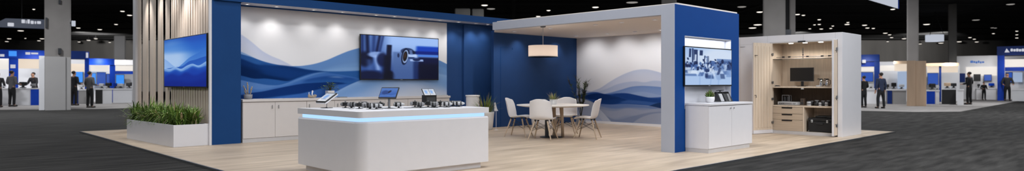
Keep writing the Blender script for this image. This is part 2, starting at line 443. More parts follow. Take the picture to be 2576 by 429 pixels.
# back wall with the printed waves
YM = 14.4
b = MB(); b.box(5.222, 11.22, YM, YM + .15, 0, 3.02); wb = struct(b.build('wall_back', M['white_wall']))
def PM(pts): return [(atY(x, y, YM).x, atY(x, y, YM).z) for x, y in pts]
def mural_back(u, v):
    X = 5.25 + u * 5.97; Z = v * 3.0
    def Q(*pts): return PM([(600 + a / 2.6, 85 + b_ / 2.6) for a, b_ in pts])
    c = np.zeros((len(u), 3)) + np.array((226, 226, 230.))
    c = wave(c, X, Z, Q((-60, -30), (18, 6), (60, 34), (110, 74), (150, 108), (200, 138), (270, 168), (350, 208), (450, 260), (1400, 400)), (186, 195, 222), .8, .8, .04, (172, 184, 216), .3, .05)
    c = wave(c, X, Z, Q((-60, 96), (18, 117), (70, 140), (130, 168), (200, 190), (340, 226), (1400, 300)), (120, 158, 208), .85, 0, .03)
    c = wave(c, X, Z, Q((-60, 400), (250, 240), (340, 213), (420, 208), (500, 195), (580, 170), (650, 140), (720, 112), (800, 90), (940, 66), (1060, 76), (1180, 120), (1360, 196), (1420, 230)), (82, 126, 188), .95, 2.5, .025, (112, 152, 206), .3, .15)
    c = wave(c, X, Z, Q((-60, 500), (520, 252), (580, 226), (650, 208), (720, 198), (800, 186), (1000, 170), (1200, 190), (1420, 240)), (112, 152, 204), .75, 1.2, .10)
    c = wave(c, X, Z, Q((-60, 400), (540, 246), (640, 226), (730, 220), (800, 216), (1000, 210), (1420, 280)), (136, 170, 214), .55, .35, .08)
    main = Q((-60, 108), (18, 132), (80, 150), (170, 182), (260, 202), (340, 213), (420, 228), (500, 238), (560, 243), (640, 245), (720, 243), (800, 240), (1000, 250), (1420, 360))
    c = wave(c, X, Z, main, (40, 88, 156), .98, 0, .025)
    lowb = Q((-60, 262), (18, 272), (100, 291), (180, 291), (250, 300), (320, 308), (400, 280), (470, 256), (560, 250))
    c = band(c, X, Z, Q((-60, 150), (18, 162), (60, 178), (120, 199), (200, 206), (300, 208), (360, 216), (440, 232), (520, 244), (560, 247)), lowb, (12, 48, 106), .95, .06, .03)
    c = band(c, X, Z, Q((-60, 190), (18, 206), (80, 222), (160, 240), (240, 262), (320, 285)), Q((-60, 262), (18, 272), (100, 291), (180, 291), (250, 298), (320, 306)), (6, 36, 84), .9, .14, .03)
    c = band(c, X, Z, Q((150, 190), (240, 214), (330, 232), (420, 246), (520, 246)), Q((150, 260), (240, 280), (330, 290), (420, 270), (520, 250)), (18, 58, 122), .7, .10, .08)
    # bright ribbon sweeping up to the right
    c = band(c, X, Z, Q((-60, 292), (18, 302), (100, 318), (200, 334), (260, 334), (320, 319), (380, 295), (450, 270), (520, 252), (580, 248)), Q((-60, 370), (18, 372), (100, 378), (200, 366), (260, 352), (320, 338), (380, 318), (450, 294), (520, 270), (580, 256)), (94, 134, 194), .9, .025, .16)
    c = band(c, X, Z, Q((-60, 335), (18, 344), (90, 358), (170, 366), (240, 352), (320, 334)), Q((-60, 400), (18, 398), (90, 396), (170, 388), (240, 370), (320, 345)), (70, 114, 182), .85, .03, .12)
    c = band(c, X, Z, Q((340, 330), (420, 296), (500, 268), (560, 256), (640, 262), (720, 276), (820, 296)), Q((340, 345), (420, 322), (500, 300), (560, 286), (640, 292), (720, 300), (820, 312)), (62, 106, 176), .9, .02, .16)
    c = band(c, X, Z, Q((430, 300), (520, 282), (600, 274), (680, 280), (760, 290)), Q((430, 318), (520, 306), (600, 300), (680, 304), (760, 306)), (28, 70, 140), .8, .05, .10)
    c = band(c, X, Z, Q((600, 278), (640, 278), (680, 282)), Q((600, 284), (640, 285), (680, 288)), (150, 178, 216), .6, .04, .06)
    # dark lower sweep and the pale foot
    c = band(c, X, Z, Q((30, 398), (80, 386), (160, 375), (250, 356), (330, 340), (420, 325), (520, 318), (620, 314), (700, 320)), Q((30, 430), (80, 424), (160, 420), (250, 408), (330, 398), (420, 386), (520, 362), (620, 334), (700, 326)), (12, 46, 108), .95, .025, .05)
    c = band(c, X, Z, Q((160, 426), (250, 414), (330, 402), (420, 388), (520, 364), (620, 340), (720, 326)), Q((160, 470), (250, 470), (330, 460), (420, 450), (520, 430), (620, 390), (720, 345)), (56, 100, 172), .85, .03, .05)
    c = band(c, X, Z, Q((-60, 392), (18, 398), (80, 404), (140, 418)), Q((-60, 440), (18, 440), (80, 440), (140, 440)), (8, 42, 100), .8, .04, .04)
    c = wave(c, X, Z, Q((-60, 620), (420, 480), (520, 438), (560, 416), (620, 386), (680, 355), (740, 326), (800, 302), (900, 262), (1060, 236), (1200, 246), (1360, 272), (1420, 285)), (118, 156, 206), .97, 0, .025, (150, 180, 222), .5, .10)
    c = wave(c, X, Z, Q((-60, 700), (600, 460), (800, 396), (940, 334), (1090, 304), (1250, 330), (1420, 390)), (180, 194, 220), .8, 0, .45)
    return wave(c, X, Z, Q((-60, 900), (780, 560), (1000, 392), (1140, 356), (1420, 396)), (212, 215, 224), .85, 0, .4)
picture_grid('mural_print', M['mural'], 520, 260, lambda u, v: (5.25 + u * 5.97, np.full_like(u, YM - .004), v * 3.0), mural_back, parent=wb)
b = MB(); b.box(11.22, 14.5, YM - .01, YM + .15, 0, 3.02); b.box(11.80, 14.5, YM - .07, YM - .01, 0, 3.01)
struct(b.build('wall_back_blue', M['blue'], bevel=.004))
# header beam: blue fascia, pale soffit, blue shadow strip against the wall
b = MB(); b.box(4.66, 14.5, 13.82, 14.56, 3.035, 3.20); b.cur = 0
b.box(4.66, 14.5, 13.80, 13.83, 3.02, 3.20); b.box(4.66, 14.5, 14.33, 14.38, 2.995, 3.035)
b.cur = 1; b.box(5.26, 14.4, 13.83, 14.33, 3.022, 3.036)
struct(b.build('trim_2', [M['blue_pillar'], M['soffit']]))
b = MB(); b.prism([(4.622, 13.86), (5.222, 13.86), (5.222, 14.56), (4.72, 14.56), (4.72, 13.92), (4.622, 13.92)], 0, 3.03); struct(b.build('wall_pillar', M['blue_pillar'], bevel=.004))

# pavilion
XW = 16.06; YB = 13.65
b = MB(); b.box(12.35, XW, YB, YB + .1, 0, 2.80); struct(b.build('wall_pavilion_back', M['blue']))
b = MB()
b.box(12.62, 12.64, YB - .006, YB, 0.0, 2.33); b.box(12.62, 13.12, YB - .006, YB, 2.325, 2.34); b.box(13.10, 13.12, YB - .006, YB, 2.27, 2.33)
struct(b.build('trim_3', M['blue_pillar']))
b = MB(); b.box(XW, XW + .1, 8.6, YB + .1, 0, 2.86); wp = struct(b.build('wall_pavilion_right', M['white_wall']))
def PR(pts): return [(-atX(x, y, XW).y, atX(x, y, XW).z) for x, y in pts]
def mural_right(u, v):
    Y = -(13.65 - u * 5.05); Z = v * 2.86
    def Q(*pts): return PR([(1450 + a / 2.68, 160 + b_ / 2.68) for a, b_ in pts])
    c = np.zeros((len(u), 3)) + np.array((212, 213, 220.))
    c = wave(c, Y, Z, Q((-60, 150), (0, 158), (30, 164), (70, 180), (110, 188), (200, 215), (1300, 400)), (142, 158, 196), .75, .9, .04)
    c = wave(c, Y, Z, Q((-60, 260), (60, 205), (100, 186), (160, 164), (220, 125), (280, 90), (340, 62), (400, 43), (470, 38), (540, 52), (620, 80), (1300, 260)), (168, 178, 206), .75, .7, .025, (158, 170, 202), .4, .10)
    c = wave(c, Y, Z, Q((-60, 290), (130, 192), (200, 170), (270, 140), (330, 125), (400, 118), (460, 124), (520, 114), (620, 124), (1300, 280)), (146, 162, 200), .65, .6, .03)
    c = wave(c, Y, Z, Q((-60, 330), (180, 205), (230, 194), (300, 175), (370, 155), (440, 149), (510, 152), (620, 162), (1300, 300)), (104, 132, 186), .85, .9, .02, (86, 116, 176), .5, .06)
    c = band(c, Y, Z, Q((340, 205), (400, 192), (450, 189), (510, 198), (560, 210), (640, 205)), Q((340, 222), (400, 212), (450, 216), (510, 228), (560, 232), (640, 224)), (140, 160, 200), .75, .02, .10)
    c = band(c, Y, Z, Q((-40, 222), (30, 206), (80, 195), (130, 190), (200, 204), (270, 198), (340, 198), (400, 210), (470, 226), (540, 226), (640, 214)), Q((-40, 240), (30, 236), (80, 244), (130, 264), (230, 275), (330, 272), (420, 277), (500, 284), (580, 302), (640, 306)), (38, 74, 140), .95, .025, .03)
    c = band(c, Y, Z, Q((40, 222), (90, 206), (130, 199), (190, 204), (250, 214), (310, 232)), Q((40, 236), (90, 238), (130, 242), (190, 246), (250, 246), (310, 240)), (16, 44, 100), .92, .02, .03)
    c = band(c, Y, Z, Q((110, 250), (180, 244), (250, 238), (310, 232), (340, 238)), Q((110, 262), (180, 270), (250, 272), (310, 258), (340, 246)), (20, 52, 112), .9, .03, .03)
    c = band(c, Y, Z, Q((230, 212), (290, 200), (350, 201), (430, 216), (520, 232), (640, 228)), Q((230, 220), (290, 226), (350, 240), (430, 252), (520, 262), (640, 268)), (24, 58, 122), .85, .02, .08)
    c = band(c, Y, Z, Q((300, 250), (380, 246), (460, 252), (540, 262), (640, 252)), Q((300, 262), (380, 266), (460, 274), (540, 288), (640, 300)), (58, 92, 154), .7, .03, .08)
    c = band(c, Y, Z, Q((470, 292), (540, 266), (600, 258), (660, 256)), Q((470, 296), (540, 302), (600, 306), (660, 308)), (24, 46, 88), .9, .03, .02)
    low = Q((-60, 226), (0, 232), (60, 238), (130, 264), (180, 272), (230, 276), (330, 272), (420, 277), (500, 285), (580, 302), (1300, 330))
    c = wave(c, Y, Z, low, (126, 138, 168), .97, 0, .03)
    c = band(c, Y, Z, Q((140, 266), (200, 274), (260, 276), (330, 272), (420, 279), (500, 288), (580, 304), (660, 306)), Q((140, 276), (200, 294), (260, 302), (330, 296), (420, 296), (500, 300), (580, 316), (660, 318)), (84, 110, 164), .85, .03, .08)
    c = band(c, Y, Z, Q((150, 300), (250, 318), (350, 300), (450, 312), (560, 300), (660, 306)), Q((150, 330), (250, 370), (350, 350), (450, 356), (560, 338), (660, 340)), (144, 152, 174), .8, .03, .12)
    c = band(c, Y, Z, Q((180, 340), (260, 375), (380, 352), (480, 330), (600, 320), (660, 320)), Q((180, 380), (260, 440), (380, 420), (480, 400), (600, 390), (660, 390)), (112, 124, 154), .7, .03, .15)
    c = band(c, Y, Z, Q((330, 440), (420, 370), (500, 340), (600, 330), (660, 334)), Q((330, 470), (420, 470), (500, 470), (600, 470), (660, 470)), (150, 157, 176), .75, .03, .1)
    c = wave(c, Y, Z, Q((-60, 226), (60, 244), (120, 268), (170, 318), (220, 372), (270, 430), (1300, 900)), (176, 182, 198), .9, 0, .03)
    return wave(c, Y, Z, Q((-60, 244), (40, 262), (100, 300), (150, 350), (200, 410), (1300, 1100)), (152, 162, 188), .75, 0, .04)
picture_grid('mural_print', M['mural'], 360, 220, lambda u, v: (np.full_like(u, XW - .004), 13.65 - u * 5.05, v * 2.86), mural_right, parent=wp)
b = MB(); b.box(XW - .03, XW - .005, 8.6, YB, 0, .07); struct(b.build('baseboard_right', M['white']))
# near wall of the pavilion with a lit niche
b = MB(); X0, X1, Y0, Y1, ZT = 10.3, 12.82, 6.39, 6.66, 2.755
NX0, NX1, NZ0, NZ1, ND = 10.655, 12.47, 0.80, 2.185, .12
b.cur = 0
b.box(X0 + .002, NX0, Y0, Y1, 0, ZT); b.box(NX1, X1, Y0, Y1, 0, ZT)
b.box(NX0, NX1, Y0, Y1, NZ1, ZT); b.box(NX0, NX1, Y0, Y1, 0, NZ0)
b.cur = 1; b.box(NX0, NX1, Y0 + ND, Y1, NZ0, NZ1); b.box(NX0, NX0 + .01, Y0, Y0 + ND, NZ0, NZ1); b.box(NX1 - .01, NX1, Y0, Y0 + ND, NZ0, NZ1)
b.box(NX0, NX1, Y0, Y0 + ND, NZ1 - .01, NZ1)
b.cur = 2; b.box(X0 - .012, X0 + .002, Y0 - .004, Y1 + .01, 0, ZT)
struct(b.build('wall_near', [M['blue_bright'], M['white_wall'], M['column_grey']]))
# fascia beam along the opening, then a splayed return to the back wall
b = MB()
b.prism([(10.29, 6.66), (10.44, 6.66), (10.44, 11.41), (10.29, 11.41)], 2.57, 2.755)
struct(b.build('trim_4', M['column_grey']))
b = MB(); b.prism([(10.44, 6.42), (12.80, 6.42), (12.80, 6.7), (XW + .08, 8.35), (XW + .08, 13.7), (12.42, 13.7), (10.44, 11.41)], 2.755, 2.79)
struct(b.build('ceiling_pavilion', M['ceil']))

# ================================================================== RECESSED LAMPS
def downlight_mesh():
    r = MB().lathe([(.062, 0), (.062, -.012), (.048, -.014), (.044, -.004)], n=20)
    l = MB().lathe([(.0, -.003), (.044, -.003), (.044, -.006), (.0, -.006)], n=16)
    return r, l
def make_downlight(label, group, loc):
    t = thing('recessed_downlight', label, 'ceiling light', loc, 0, group)
    r, l = downlight_mesh()
    r.build('trim_ring', M['white'], t); l.build('lens', M['lamp_white'], t)
    return t
def spot(loc, aim, power, size=70, blend=.6, color=(1, .97, .93), radius=.03, name='spot'):
    li = bpy.data.lights.new(name, 'SPOT'); li.energy = power; li.spot_size = math.radians(size); li.spot_blend = blend
    li.color = color; li.shadow_soft_size = radius
    o = bpy.data.objects.new(name, li); COL.objects.link(o); o.location = loc
    o.rotation_euler = (Vector(aim) - Vector(loc)).to_track_quat('-Z', 'Y').to_euler()
    return o
dl0 = None
hl = [(5.44, 50), (6.10, 120), (7.0, 60), (7.75, 90), (8.7, 50), (9.25, 90), (10.05, 50), (10.72, 85), (11.4, 140), (12.05, 170), (12.5, 110)]
for i, (x, p) in enumerate(hl):
    loc = (x, 14.08, 3.022); lab = '%s small downlight from the left in the soffit over the wave mural' % ORD[i]
    if dl0 is None: dl0 = make_downlight(lab, 'downlights under the blue header', loc)
    else: dup(dl0, loc, 0, lab, 'downlights under the blue header')
    spot((x, 14.02, 2.98), (x, 14.30, 1.9), p * .19, 100, 1.0, radius=.05)
k = 0
for X, ys in ((12.55, (6.95, 8.3, 9.25, 10.05, 11.6, 13.0)), (15.1, (9.0, 9.82, 10.65, 11.65, 12.85))):
    for y in ys:
        loc = (X, y, 2.755)
        row = 'outer row nearer the opening' if X < 14 else 'inner row along the printed wall'
        j = k if X < 14 else k - 6
        dup(dl0, loc, 0, '%s pavilion ceiling downlight from the column, %s' % (ORD[j], row), 'downlights in the pavilion ceiling')
        if X < 14: spot((X, y, 2.73), (X, y, 0), 50, 140, .8)
        else: spot((X, y, 2.73), (XW + .05, y, 1.5), 50, 110, .9)
        k += 1
spot((13.3, 13.15, 2.73), (13.3, YB + .1, 1.9), 20, 80, .9); spot((15.0, 13.15, 2.73), (15.0, YB + .1, 1.9), 18, 80, .9)
t = dup(dl0, (11.58, 6.45, 2.175), 0, 'small lamp at the top of the white niche over the crowd-scene screen', 'niche lamp')
del t['group']; t.scale = (.5, .5, .6)
li = bpy.data.lights.new('niche_fill', 'AREA'); li.shape = 'RECTANGLE'; li.size = 1.7; li.size_y = .03; li.energy = 6.5; li.color = (.88, .93, 1)  # area light added to brighten the niche evenly
o = bpy.data.objects.new('niche_fill', li); COL.objects.link(o); o.location = (11.56, 6.42, 2.168)

# ================================================================== SCREENS
def screen(name, label, w, h, loc, rot, colfn, nu, nv, th=.04):
    """origin at the lower middle of the back; picture faces local -Y"""
    t = thing(name, label, 'television', loc, rot)
    MB().box(-w / 2, w / 2, -th, 0, 0, h).build('housing', M['black'], t, bevel=.006)
    MB().box(-w * .3, w * .3, 0, ({3.0: .018, 2.49: .050}.get(w, .12)), h * .25, h * .75).build('wall_bracket', M['dark_steel'], t)
    bz = .022
    picture_grid('display', M['picture'], nu, nv, lambda u, v: (-w / 2 + bz + u * (w - 2 * bz), np.full_like(u, -th - .002), bz * 1.3 + v * (h - 2.3 * bz)), lambda u, v: colfn(u, 1 - v), parent=t)
    MB().box(-.035, .035, -th - .002, -th, .007, .019).build('maker_mark', M['grey'], t)
    return t
def uvw(c, u, v, pts, rgb, a, fade, edge=.012, crest=None, ca=0, cw=.03):
    return wave(c, u, 1 - v, [(x, 1 - y) for x, y in pts], rgb, a, fade, edge, crest, ca, cw)
def pic_left(u, v):
    k = sm(v / .55)[:, None]
    c = np.array((8, 82, 184.)) * (1 - k) + np.array((96, 152, 222.)) * k
    c = blob(c, u, v, .18, .42, .42, .34, (190, 212, 240), .85, 1.2)
    c = blob(c, u, v, .5, .2, .8, .10, (30, 108, 205), .5, 1.2)
    c = uvw(c, u, v, [(0, .70), (.3, .64), (.48, .53), (.62, .43), (.76, .37), (.9, .31), (1, .24)], (52, 116, 204), .7, .5)
    c = uvw(c, u, v, [(0, .40), (.1, .46), (.22, .55), (.34, .62), (.5, .66), (1, .7)], (120, 164, 226), .6, .3)
    c = uvw(c, u, v, [(0, .62), (.3, .6), (.48, .58), (.62, .50), (.78, .47), (.9, .44), (1, .42)], (24, 84, 182), .8, .4)
    c = uvw(c, u, v, [(0, .60), (.14, .63), (.3, .60), (.44, .64), (.58, .58), (.7, .55), (.84, .59), (1, .52)], (170, 202, 240), .9, .07)
    c = uvw(c, u, v, [(0, .67), (.14, .69), (.3, .65), (.44, .69), (.58, .65), (.7, .60), (.84, .63), (1, .60)], (8, 66, 172), .97, 0, .015, (120, 170, 232), .5, .03)
    c = uvw(c, u, v, [(0, .80), (.2, .74), (.38, .78), (.55, .72), (.75, .78), (1, .70)], (2, 46, 150), .8, 0, .08)
    c = uvw(c, u, v, [(0, .9), (.3, .88), (.6, .92), (1, .85)], (0, 36, 138), .8, 0, .12)
    c = np.clip(c, 0, 255); return 255 * (c / 255) ** 1.12
def pic_center(u, v):
    k = sm((v - .1) / .9)[:, None]
    c = np.array((184, 208, 240.)) * (1 - k) + np.array((62, 90, 142.)) * k
    c = rect(c, u, v, -.1, .30, -.1, 1.1, (64, 100, 160), .55, .2)
    c = rect(c, u, v, .05, .09, -.1, .62, (16, 30, 72), .95, .05, .02)
    c = rect(c, u, v, .00, .03, -.1, .5, (22, 44, 96), .9, .05)
    c = rect(c, u, v, .14, .18, -.1, .5, (40, 66, 120), .8, .06, -.03)
    c = rect(c, u, v, .22, .25, -.1, .45, (14, 30, 76), .95, .04, -.10)
    c = rect(c, u, v, .27, .29, -.1, .40, (24, 46, 100), .8, .04, -.12)
    c = blob(c, u, v, .05, .55, .09, .17, (14, 26, 62), .9, .6)
    c = blob(c, u, v, .19, .44, .11, .07, (170, 192, 226), .9, .6)
    c = rect(c, u, v, .15, .20, .45, .80, (178, 198, 230), .85, .06, .10)
    c = blob(c, u, v, .26, .55, .07, .16, (20, 38, 86), .9, .6)
    c = rect(c, u, v, .07, .12, .55, .85, (100, 130, 180), .7, .08, .05)
    c = blob(c, u, v, .10, .93, .18, .12, (16, 30, 70), .9, .7)
    c = rect(c, u, v, .315, .375, .20, 1.1, (10, 24, 62), .97, .03, -.03)
    c = rect(c, u, v, .28, .36, .45, 1.1, (8, 20, 54), .9, .06, -.04)
    c = blob(c, u, v, .35, .95, .07, .14, (6, 16, 46), .95, .5)
    c = rect(c, u, v, .39, .68, .36, 1.1, (104, 130, 172), .75, .05)
    c = rect(c, u, v, .70, 1.1, .20, .34, (26, 84, 190), .95, .06, -.02)
    c = rect(c, u, v, .68, 1.1, .32, .40, (10, 48, 140), .95, .04)
    c = rect(c, u, v, .72, 1.1, .41, .45, (96, 150, 226), .9, .02, 0)
    c = rect(c, u, v, .72, 1.1, .47, 1.1, (8, 26, 78), .97, .06)
    c = rect(c, u, v, .70, 1.1, .62, 1.1, (4, 14, 50), .8, .15)
    c = rect(c, u, v, .66, .72, .55, 1.1, (40, 66, 116), .9, .05)
    # the lens and the pale robot head behind it
    c = blob(c, u, v, .575, .33, .085, .075, (58, 78, 118), .95, .35, -.2)
    c = blob(c, u, v, .60, .36, .09, .06, (24, 38, 72), .9, .35)
    c = blob(c, u, v, .545, .46, .046, .20, (30, 44, 78), .98, .15, .08)
    c = blob(c, u, v, .552, .46, .037, .16, (176, 196, 224), .95, .2, .08)
    c = blob(c, u, v, .548, .455, .028, .12, (40, 34, 36), .98, .25, .08)
    c = blob(c, u, v, .546, .44, .014, .06, (92, 66, 52), .9, .6, .08)
    c = rect(c, u, v, .585, .70, .40, .47, (206, 222, 244), .95, .025, .1)
    c = rect(c, u, v, .59, .67, .47, .52, (70, 92, 134), .95, .02)
    c = rect(c, u, v, .61, .79, .52, .57, (196, 214, 240), .9, .02, .1)
    c = blob(c, u, v, .70, .53, .05, .035, (34, 52, 96), .9, .4)
    c = blob(c, u, v, .46, .44, .014, .05, (40, 54, 92), .8, .5)
    c = rect(c, u, v, .60, .64, .3, .42, (150, 174, 212), .7, .02, .1)
    c = np.clip(c, 0, 255); return 255 * (c / 255) ** 1.35 * np.array((.98, 1.0, 1.06))
def pic_right(u, v):
    r = np.random.default_rng(11)
    k = sm(v / .45)[:, None]
    c = np.array((172, 200, 238.)) * (1 - k) + np.array((198, 216, 242.)) * k
    c = blob(c, u, v, .75, .2, .45, .25, (218, 230, 247), .9, 1.0)
    c = rect(c, u, v, -.1, 1.1, .40, .60, (98, 130, 184), .85, .10)
    for (u0, u1, v0, v1, col) in ((.08, .12, .03, .26, 0), (.135, .165, .02, .40, 0), (.17, .25, .05, .44, 0), (.19, .23, .18, .36, 2), (.255, .285, .08, .42, 2), (.29, .37, .17, .42, 2), (.295, .36, .06, .20, 0), (.39, .415, .20, .42, 0),
                              (.42, .45, .22, .40, 1), (.455, .485, .21, .44, 0), (.465, .475, .22, .40, 2), (.51, .55, .33, .44, 0), (.60, .66, .36, .42, 0)):
        c = rect(c, u, v, u0, u1, v0, v1, ((24, 44, 92), (72, 104, 162), (214, 228, 247))[col], .88, .018, r.uniform(-.04, .04))
    c = rect(c, u, v, .66, 1.1, .27, .34, (104, 136, 188), .9, .03, 0); c = rect(c, u, v, .70, 1.1, .33, .41, (54, 84, 142), .85, .04)
    c = blob(c, u, v, .79, .34, .03, .06, (20, 38, 84), .9, .4)
    for i in range(170):
        uu, vv = r.uniform(.0, 1.0), r.normal(.50, .07)
        s = .005 + .018 * r.random()
        col = (18, 38, 84) if r.random() < .5 else ((212, 226, 247) if r.random() < .55 else (72, 106, 166))
        c = rect(c, u, v, uu - s, uu + s, vv - s * (1 + r.random() * 2.2), vv + s * 1.6, col, .85, .016, r.uniform(-.3, .3))
    c = over(c, (176, 202, 238), sm((v - .62) / .10) * .85)
    for (a, b_, w, h, col) in ((.06, .58, .06, .05, (216, 230, 248)), (.05, .64, .08, .04, (60, 92, 148)), (.14, .66, .10, .05, (222, 234, 249)), (.10, .73, .12, .03, (92, 124, 178)), (.33, .64, .05, .06, (208, 224, 246)), (.34, .71, .05, .05, (74, 106, 164)),
                            (.45, .60, .05, .04, (30, 52, 102)), (.49, .76, .09, .07, (62, 90, 142)), (.48, .70, .08, .03, (190, 210, 240)), (.44, .74, .03, .06, (34, 56, 106)), (.53, .58, .03, .05, (226, 236, 250)), (.62, .68, .08, .08, (206, 222, 245)), (.66, .76, .05, .10, (150, 178, 220)),
                            (.74, .62, .03, .10, (40, 62, 112)), (.78, .76, .05, .07, (66, 90, 138)), (.84, .52, .04, .10, (190, 210, 240)), (.86, .66, .06, .05, (84, 116, 172)), (.95, .66, .06, .12, (130, 160, 208)), (.96, .52, .05, .06, (40, 66, 120))):
        c = rect(c, u, v, a - w, a + w, b_ - h, b_ + h, col, .8, .035, r.uniform(-.35, .35))
    for (a, b_) in ((.30, .9), (.55, .92), (.72, .9)): c = rect(c, u, v, a - .012, a + .012, .70, 1.1, (150, 180, 224), .6, .03, r.uniform(-.4, .4))
    return c * (c / 255) ** .12
screen('television', 'tall flat screen showing blue misty waves, fixed to the oak slats', 3.0, 1.15, (4.60, 15.44, 1.185), -math.pi / 2, pic_left, 150, 150, .05)
screen('television', 'largest flat screen, camera lens picture, on the wave mural wall', 2.49, 1.17, (9.615, 14.345, 1.365), 0, pic_center, 260, 150)
screen('television', 'flat screen showing a crowded blue exhibition scene in the white niche', 1.85, .765, (11.515, 6.385, 1.225), 0, pic_right, 220, 130, .03)

# ================================================================== SLATTED SCREEN
t = thing('slatted_screen', 'tall oak slat screen behind the long white planter', 'screen', (4.62, 13.86, 0))
# local x -> world X-4.62, local y -> world Y-13.86
MB().box(-.045, .0, -.012, .05, 0, 3.9).build('end_post', M['white'], t)
MB().box(.055, .07, .08, 2.78, 0, 3.9).build('backing_panel', M['slat_back'], t)
n = 17
for i in range(n):
    y = .12 + i * (2.62 / (n - 1))
    MB().box(0, .055, y - .036, y + .036, 0, 3.88).build('slat', M['slat'], t)
for (xa, xb) in ((353, 342), (371, 356), (389, 374), (408, 394), (424, 413)):
    ya = atX(xa, 0, 4.62).y - 13.86; yb = atX(xb, 0, 4.62).y - 13.86
    MB().box(.02, .032, ya + .02, yb - .03, 0, 3.88).box(.010, .02, ya + .10, (ya * .55 + yb * .45), 0, 3.88).build('fin', M['slat'], t)
MB().box(-.03, .06, 5.88, 6.16, 0, 3.9).build('end_post', M['white'], t)
MB().box(.0, .07, .07, 6.0, 3.8, 3.9).build('top_rail', M['slat_back'], t)
for y, p in ((14.4, 90), (15.3, 200), (16.3, 90), (17.4, 80), (18.6, 80)):
    spot((4.25, y, 3.75), (4.62, y, 2.3), p, 80, 1.0, radius=.06)

# ================================================================== PLANTER 
b = MB(); px0, px1, py0, py1, ph = 3.82, 4.50, 13.885, 16.90, .445; w = .03
t = thing('planter_box', 'long white rectangular planter box in front of the slat screen', 'planter', ((px0 + px1) / 2, (py0 + py1) / 2, 0), .05)
hx, hy = (px1 - px0) / 2, (py1 - py0) / 2
b.box(-hx, hx, -hy, -hy + w, 0, ph).box(-hx, hx, hy - w, hy, 0, ph).box(-hx, -hx + w, -hy + w, hy - w, 0, ph).box(hx - w, hx, -hy + w, hy - w, 0, ph).box(-hx + w, hx - w, -hy + w, hy - w, 0, .05)
b.build('box', M['white'], t, bevel=.004)
MB().box(-hx + w, hx - w, -hy + w, hy - w, .05, ph - .04).build('soil', M['soil'], t)
g = MB()
for i in range(3600):
    x = random.uniform(-hx + .08, hx - .12); y = random.uniform(-hy + .12, hy - .05)
    a = random.uniform(0, 2 * math.pi); el = random.uniform(.15, 1.2)
    if x > hx - .3 and math.cos(a) > 0: el = random.uniform(1.15, 1.5)
    if (x < -hx + .2 and math.cos(a) < 0) or (y < -hy + .3 and math.sin(a) < 0): el = random.uniform(1.0, 1.5)
    g.cur = random.choices((0, 1, 2), (6, 4, .9))[0]
    edge = 1 if abs(y - hy) > .25 else 1.35
    g.blade((x, y, ph - .05 + random.uniform(0, .17)), (math.cos(a) * math.cos(el), math.sin(a) * math.cos(el), math.sin(el)), random.uniform(.23, .40) * edge, random.uniform(.015, .026), random.uniform(1.0, 2.8))
for i in range(120):      # the clump that hangs out over the far end
    a = random.uniform(.6, 2.6); el = random.uniform(.2, 1.0)
    g.cur = random.choices((0, 1, 2), (5, 5, 1))[0]
    g.blade((random.uniform(-hx + .05, hx - .1), hy - random.uniform(.05, .25), ph - .04), (math.cos(a) * math.cos(el), math.sin(a) * math.cos(el), math.sin(el)), random.uniform(.4, .62), .014, random.uniform(.9, 1.8))
o = g.build('strap_foliage', [M['leaf'], M['leaf_dark'], M['leaf_pale']], loc=((px0 + px1) / 2, (py0 + py1) / 2, 0), rot=.05)
tag(o, 'dense green strappy foliage filling the long white planter box', 'plants', kind='stuff')

# ================================================================== BACK CABINETS + WORKTOP
cabx = [5.262, 6.72, 8.12, 9.52, 10.90]
labs = ['white two-door base cabinet at the blue pillar end of the mural wall', 'second white base cabinet from the blue pillar, partly behind the counter',
        'third white base cabinet from the blue pillar, behind the display counter', 'last white base cabinet before the blue panel, behind the counter']
for i in range(4):
    x0, x1 = cabx[i], cabx[i + 1]; wd = x1 - x0
    t = thing('base_cabinet', labs[i], 'cabinet', (x0, 13.86, 0), 0, 'base cabinets under the mural')
    MB().box(.0, wd - .004, .02, .53, .085, .875).build('carcass', M['cream'], t)
    MB().box(.0, wd - .004, .012, .53, 0, .085).build('plinth', M['plinth'], t)
    mid = .71 if i == 0 else wd / 2
    for s, (a, c) in enumerate(((.004, mid - .003), (mid + .003, wd - .006))):
        d = MB().box(a, c, 0, .02, .09, .868).build('door', M['cream'], t, bevel=.002)
        hx_ = (c - .07) if s == 0 else (a + .07)
        if i == 1 and s == 0: hx_ = a + .05
        h = MB().cyl((hx_, -.028, .72), (hx_, -.028, .80), .006).cyl((hx_, -.028, .735), (hx_, 0, .735), .004).cyl((hx_, -.028, .785), (hx_, 0, .785), .004)
        h.build('handle', M['steel'], d)
b = MB().box(0, 5.66, 0, .555, .0, .055)
o = b.build('worktop', M['cream'], loc=(5.255, 13.84, .88), bevel=.004); tag(o, 'long pale worktop over the base cabinets under the mural', 'worktop')

# ================================================================== RIGHT CABINET
t = thing('storage_cabinet', 'white two-door cabinet under the niche in the royal blue wall', 'cabinet', (10.66, 5.89, 0))
W, D = 1.72, .49
MB().box(0, W, .02, D, .075, .865).build('carcass', M['white'], t)
MB().box(.004, W - .09, .012, D, 0, .075).build('plinth', M['plinth'], t)
MB().box(.012, W + .01, -.012, D + .105, .872, .912).build('top', M['white'], t, bevel=.004)
for (a, c, hx_) in ((.0, .858, .80), (.864, W, .93)):
    d = MB().box(a, c, 0, .02, .08, .86).build('door', M['white'], t, bevel=.002)
    MB().cyl((hx_, -.02, .81), (hx_, 0, .81), .006).cyl((hx_, -.024, .81), (hx_, -.018, .81), .011).build('knob', M['steel'], d)
